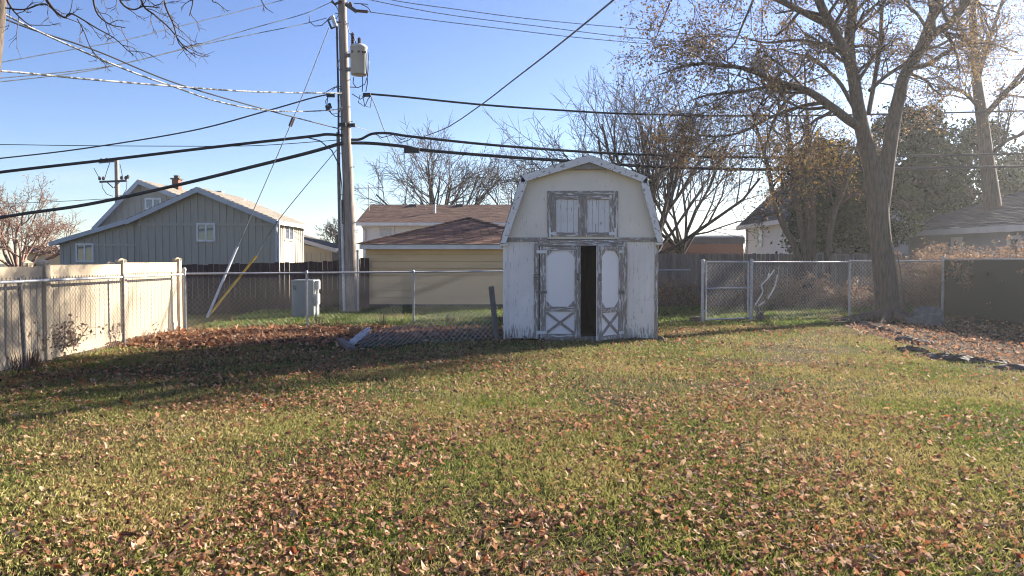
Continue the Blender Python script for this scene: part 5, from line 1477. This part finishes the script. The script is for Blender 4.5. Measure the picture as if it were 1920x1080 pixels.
# left fence weeds
for i, (px, py, w_, h, nl, lab, ns) in enumerate(((60,678,.55,.62,260,'tangled weed clump at the foot of the leftmost fence posts',20),(100,672,.5,.68,330,'tall dry brown weeds against the vinyl fence post',20),
    (168,652,.7,.58,90,'arching thin dry vine on the sunny vinyl boards',5),(205,648,.3,.4,90,'small dry weeds beneath the vine',8),(262,634,.5,.34,80,'short dry weeds near the fence corner',8))):
    p = G(px,py); dry_shrub(lab, (p.x-.02,p.y,0), w_*.6, w_*1.3, h*1.15, int(ns*2.2), 'dry', nl*3, .065, 300+i, 'dry', 'dry_weeds', 'weeds', .32)
tussock('grass_tussock', 'green tussock round the foot of the leftmost fence post', G(45,692), .32, .3, 130, M['dry'])
for i, (px, py) in enumerate(((640,618),(718,612),(845,606),(598,612))):
    tussock('dry_weeds', ['dry stalks left of the tall pole base','single dark stalk above the slumped mesh','dry stalks in the leaves behind the slumped mesh','thin dry stalks beside the back fence post'][i], G(px,py), .22, .42, 16, M['dry'], 'weeds', .35)
# ================================================================== STONES, BLOCKS
rg = random.Random(44)
def rock(name, label, cat, c, sx_, sy_, sz_, seed, m, group=None, rot=0.0):
    rn = np.random.default_rng(seed); v = []; f = []; nS, nR = 9, 5
    for i in range(nR):
        th = math.pi*.5*i/(nR-1)
        for k in range(nS):
            a = 2*math.pi*k/nS; q = 1+.12*rn.normal()
            r_ = math.cos(th)**.7*q; v.append((r_*math.cos(a)*sx_, r_*math.sin(a)*sy_, -.04+(math.sin(th)**.8)*sz_*max(.5,1+.18*rn.normal())))
    for i in range(nR-1):
        for k in range(nS): f.append((i*nS+k, i*nS+(k+1)%nS, (i+1)*nS+(k+1)%nS, (i+1)*nS+k))
    f.append(tuple(range((nR-1)*nS, nR*nS)))
    cr_, sr_ = math.cos(rot), math.sin(rot)
    v = [(c[0]+x*cr_-y*sr_, c[1]+x*sr_+y*cr_, z) for x,y,z in v]
    b = MB(); b.add(v, f); return b.build(name, m, None, label, cat, group, origin=(c[0],c[1],0))
stones = [(1606,604,.16,.2),(1622,611,.2,.16),(1640,616,.24,.12),(1656,621,.22,.12),(1676,628,.24,.1),(1700,641,.3,.13),(1728,645,.26,.12),(1712,660,.3,.13),(1742,668,.3,.1),(1770,676,.34,.13),(1800,678,.32,.12),(1834,680,.3,.1),(1866,681,.26,.08),(1790,662,.2,.06),(1846,688,.2,.05),(1900,693,.3,.1)]
names = ['first stone of the bed edging, nearest the big trunk','second stone along the bed edging from the trunk','third stone along the bed edging from the trunk','fourth stone along the bed edging, below the trunk','fifth stone along the bed edging from the trunk','flat stone where the bed edging bends toward the viewer','stone set just inside the bend of the bed edging','long stone lying out from the bend of the bed edging','stone midway along the near bed edging','largest pale stone of the near bed edging','long low stone right of the largest edging stone','stone with dark shade behind it, far right edging','small low stone near the right end of the edging','flat stone lying inside the bed behind the edging','thin flat stone in the grass before the edging','last edging stone by the right edge']
for i, (px, py, s_, h) in enumerate(stones):
    c = G(px, py); rock('edging_stone', names[i], 'stone', c, s_*.85, s_*.5, h*.95, 500+i, M['stone'], 'stones edging the soil bed', rg.uniform(-.4,.4)-.5)
c = G(1716,606); rock('concrete_chunk', 'grey concrete chunk leaning behind the big trunk', 'rubble', c, .22, .16, .2, 611, M['concrete'], None, .3)
c = G(1748,612)
b = MB()
ring = [(.34*math.cos(a)*(1+.08*math.sin(3*a)), .2*math.sin(a)) for a in [6.283*k/18 for k in range(18)]]
inn_ = [(x*.55, y*.5) for x, y in ring]
vv = []; ff = []
for (ox, oy), (ix, iy) in zip(ring, inn_):
    for (qx, qy, qz) in ((ox,oy,.0),(ox*.96,oy*.96,.14),(ix,iy,.15),(ix*.9,iy*.9,.05)):
        vv.append((c.x+qx, c.y+.1+qy*.5+qz*.4, .02+qz+qy*.75+.15))
for k in range(18):
    k2 = (k+1)%18
    for j in range(3): ff.append((k*4+j, k2*4+j, k2*4+j+1, k*4+j+1))
ff.append(tuple(k*4+3 for k in range(18)))
b.add(vv, ff); b.build('concrete_ring', M['concrete'], None, 'tilted grey concrete ring with a hollow, in the bed by the trunk', 'rubble', origin=(c.x,c.y,0))
c = G(1304,607); b = MB(); b.box(c.x-.12,c.x+.1,c.y-.06,c.y+.1,-.02,.13); b.box(c.x-.1,c.x+.12,c.y-.055,c.y+.09,.132,.16); b.build('brown_block', M['stone'], None, 'brown block lying in the grass left of the gate post', 'block', origin=c)
rock('stump', 'small dark stump right of the gate post', 'stump', G(1424,601), .11, .1, .3, 77, M['bark_dark'])

# ================================================================== GRASS AND LEAVES
rn = np.random.default_rng(7)
def vnoise(x, y, s, seed):
    """smooth value noise on a lattice"""
    tab = np.random.default_rng(seed).random((64,64))
    x = x/s+1000.; y = y/s+1000.; xi = np.floor(x).astype(int); yi = np.floor(y).astype(int); fx = x-xi; fy = y-yi
    fx = fx*fx*(3-2*fx); fy = fy*fy*(3-2*fy)
    g_ = lambda a, b_: tab[a % 64, b_ % 64]
    return (g_(xi,yi)*(1-fx)+g_(xi+1,yi)*fx)*(1-fy)+(g_(xi,yi+1)*(1-fx)+g_(xi+1,yi+1)*fx)*fy
def fbm(x, y, s, seed): return (vnoise(x,y,s,seed)+.5*vnoise(x,y,s/2.1,seed+1)+.25*vnoise(x,y,s/4.3,seed+2))/1.75
def in_bed(x, y): return (x > np.interp(y, [7,10.4,12,13.6,16.2,18.2,19.6], [7.1,7.0,6.9,6.95,7.35,7.75,8.2])) & (y < 20)
def points(Y0, Y1, n, seed):
    r_ = np.random.default_rng(seed); Y = np.sqrt(r_.uniform(Y0**2, Y1**2, n)); X_ = r_.uniform(-.72, .72, n)*Y + r_.uniform(-.6,.6,n)
    return X_, Y
def left_ok(x, y): return x > -6.95+.051*(15.7-y)-.1
pile = lambda x, y: np.clip(1.25-np.maximum(np.abs((x+4.9)/2.6), np.abs((y-14.4-.22*(x+4.9))/1.25))*1.0, 0, 1)*2

def blades(X_, Y, h, w_, seed):
    r_ = np.random.default_rng(seed); n = len(X_)
    a = r_.uniform(0, 6.283, n); l = r_.uniform(.15, 1.0, n)*h; la = r_.uniform(0, 6.283, n)
    bx_, by_ = np.cos(a)*w_*.5, np.sin(a)*w_*.5
    z0 = -.004
    V = np.stack([np.stack([X_-bx_,Y-by_,np.full(n,z0)],1), np.stack([X_+bx_,Y+by_,np.full(n,z0)],1),
                  np.stack([X_+np.cos(la)*l*.45+bx_*.6,Y+np.sin(la)*l*.45+by_*.6,h*.62],1),
                  np.stack([X_+np.cos(la)*l,Y+np.sin(la)*l,h*(1-.25*l/np.maximum(h,1e-4))],1)],1).reshape(-1,3)
    k = np.arange(n)*4
    F = np.stack([k,k+1,k+2,k+3],1)
    return V, F
M['grass'] = island('grass_blades', [(0,(.085,.135,.022)),(.5,(.15,.195,.036)),(.8,(.25,.24,.065)),(1,(.42,.34,.15))], .28, .6,
                    patch=[(0,(.23,.19,.065)),(.45,(.36,.29,.105)),(.8,(.46,.37,.165)),(1,(.14,.16,.04))], patch_scale=.55, patch_lo=.40, patch_hi=.62)
gm = MB(); gm2 = MB()
M['grass_green'] = island('green_grass_blades', [(0,(.06,.11,.018)),(.5,(.10,.16,.03)),(.8,(.17,.20,.05)),(1,(.30,.27,.10))], .3, .6, patch=[(0,(.14,.15,.04)),(.5,(.22,.21,.07)),(1,(.33,.28,.11))], patch_scale=.5, patch_lo=.5, patch_hi=.68)
for Y0, Y1, n, hh, ww, sd in ((2.6,5.2,95000,.036,.0032,1),(5.2,8,120000,.036,.0045,2),(8,12,120000,.038,.007,3),(12,17,105000,.042,.011,4),(17,24.5,90000,.075,.019,5)):
    x, y = points(Y0, Y1, n, sd)
    keep = left_ok(x, y) & ~in_bed(x, y)
    d = fbm(x, y, 1.1, 11)
    keep &= (d + rn.uniform(-.25,.25,n) > .33)
    keep &= rn.random(n) > pile(x, y)*.85
    keep &= ~((x > -.1) & (x < 2.65) & (y > 14.05) & (y < 16.2))
    x, y, d = x[keep], y[keep], d[keep]
    h = hh*rn.uniform(.5,1.3,len(x))*(.65+.7*d)
    V, F = blades(x, y, h, ww*rn.uniform(.7,1.3,len(x)), sd+20); (gm2 if Y0 >= 17 else gm).add(V, F)
gm.build('grass', M['grass'], None, 'short autumn lawn grass, green with straw coloured patches', 'grass', kind='stuff')
gm2.build('grass', M['grass_green'], None, 'greener taller grass strip behind the back chain link fence', 'grass', kind='stuff')

def leaf_mesh(mb, X_, Y, size, seed, tilt=.45, lift=.034):
    r_ = np.random.default_rng(seed); n = len(X_)
    shapes = []
    for v in range(4):
        q = np.random.default_rng(900+v); m = 9
        ang = np.arange(m)*2*math.pi/m
        rad = np.array([1,.5,.95,.5,.85,.85,.5,.95,.5])*q.uniform(.8,1.15,m); rad[0] *= 1.15
        if v == 3: rad = .55+.5*np.abs(np.cos(ang))
        shapes.append(np.concatenate([[[0,0]], np.stack([np.cos(ang)*rad, np.sin(ang)*rad*.8],1)]))
    which = r_.integers(0,4,n)
    T = np.array(shapes)[which]                            # n,10,2
    cu = r_.uniform(-.9,1.5,(n,1)); cv_ = r_.uniform(-.5,1.0,(n,1))
    x, y = T[...,0]*.5, T[...,1]*.5
    z = cu*y*y*1.6 + cv_*x*x + r_.normal(0,.05,x.shape)
    yaw = r_.uniform(0,6.283,n); ti = r_.normal(0,tilt,n); ti2 = r_.normal(0,tilt,n)
    y2 = y*np.cos(ti)[:,None]-z*np.sin(ti)[:,None]; z2 = y*np.sin(ti)[:,None]+z*np.cos(ti)[:,None]
    x3 = x*np.cos(ti2)[:,None]+z2*np.sin(ti2)[:,None]; z3 = -x*np.sin(ti2)[:,None]+z2*np.cos(ti2)[:,None]
    c, s = np.cos(yaw)[:,None], np.sin(yaw)[:,None]
    P = np.stack([x3*c-y2*s, x3*s+y2*c, z3],-1)*size[:,None,None]
    P[...,2] += (lift*r_.uniform(.3,1.2,n) - np.minimum(P[...,2].min(1),0)*.7)[:,None]
    P[...,0] += X_[:,None]; P[...,1] += Y[:,None]
    k = np.arange(n)[:,None]*10; j = np.arange(9)[None,:]
    F = np.stack([k+0*j, k+1+j, k+1+(j+1)%9],-1).reshape(-1,3)
    mb.add(P.reshape(-1,3), F)
M['leaf'] = island('fallen_leaves', [(0,(.20,.105,.06)),(.25,(.33,.16,.085)),(.5,(.43,.235,.13)),(.62,(.11,.055,.037)),(.74,(.09,.045,.032)),(.8,(.52,.35,.23)),(.93,(.44,.29,.18)),(.97,(.36,.13,.05)),(1,(.33,.09,.04))], .3, .7, spec=.12)
lm2 = MB()
for Y0, Y1, n, sz_, sd in ((2.6,5.2,27000,.045,1),(5.2,8,34000,.046,2),(8,12,40000,.051,3),(12,17,30000,.068,4),(17,20,2600,.085,5)):
    x, y = points(Y0, Y1, n, sd+50)
    bed = in_bed(x, y)
    d = fbm(x, y, 1.3, 31)
    dens = np.clip((d-.36)*2.4, .16, .82)*np.interp(x/y, [-.7,-.3,.1,.7], [1,.95,.75,.55])*np.interp(y, [3,6,9,12,17,20], [.95,.85,.7,.6,.55,.2])
    dens = np.maximum(dens, pile(x,y)); dens = np.where(bed, .55, dens)
    keep = left_ok(x,y) & (rn.random(n) < dens) & ~((x > -.1) & (x < 2.65) & (y > 14.05) & (y < 16.2))
    x, y = x[keep], y[keep]
    leaf_mesh(lm2, x, y, sz_*rn.uniform(.5,1.35,len(x)), sd+70)
x = rn.normal(-4.6,1.7,9000); y = 14.4+.22*(x+4.9)+rn.normal(0,.75,9000); k = left_ok(x,y)&(y>12.6)&(y<16.6); x, y = x[k], y[k]
leaf_mesh(lm2, x, y, .1*rn.uniform(.6,1.4,len(x)), 99, .5, .05)
lm2.build('fallen_leaves', M['leaf'], None, 'curled brown maple leaves scattered over the lawn and heaped by the fence', 'leaves', kind='stuff')
x, y = points(17, 24, 900, 301); kk = fbm(x,y,1.5,61) > .5; kk &= (x > 3); x, y = x[kk], y[kk]
b = MB(); leaf_mesh(b, x, y, .09*rn.uniform(.6,1.2,len(x)), 303); b.build('yellow_leaf_litter', M['yellow_leaf'], None, 'bright yellow leaf litter in the grass by the gate', 'leaves', kind='stuff')
# twigs in the leaf heap and bed
b = MB(); rg = random.Random(15)
for k in range(120):
    if k < 55: p = Vector((rg.gauss(-4.4,1.5), 14.5+rg.gauss(0,.6), .06))
    else: p = Vector((rg.uniform(7.3,11), rg.uniform(11,19), .03))
    a = rg.uniform(0,3.14); l = rg.uniform(.12,.5); d = Vector((math.cos(a)*l, math.sin(a)*l, rg.uniform(-.02,.08)))
    b.tube([p, p+d*.5+Vector((0,0,.02)), p+d], [.009,.007,.004], 4, False)
b.build('fallen_twigs', M['bark_far'], None, 'scattered twigs in the leaf heap and the soil bed', 'twigs', kind='stuff')

# ================================================================== LENS VEIL: even volume added to mimic lens glare toward the sun
hz = MB(); hz.box(-300, 300, -70, 520, -1, 24)
hm = bpy.data.materials.new('lens_veil'); hm.use_nodes = True
hn = hm.node_tree.nodes; hn.clear(); ho = hn.new('ShaderNodeOutputMaterial'); hv = hn.new('ShaderNodeVolumePrincipled')
hv.inputs['Color'].default_value = (.95,.95,.97,1); hv.inputs['Density'].default_value = HAZE; hv.inputs['Anisotropy'].default_value = HAZE_G
hm.node_tree.links.new(hv.outputs[0], ho.inputs['Volume'])
if HAZE: hz.build('veil_haze', hm, None, kind='stuff')
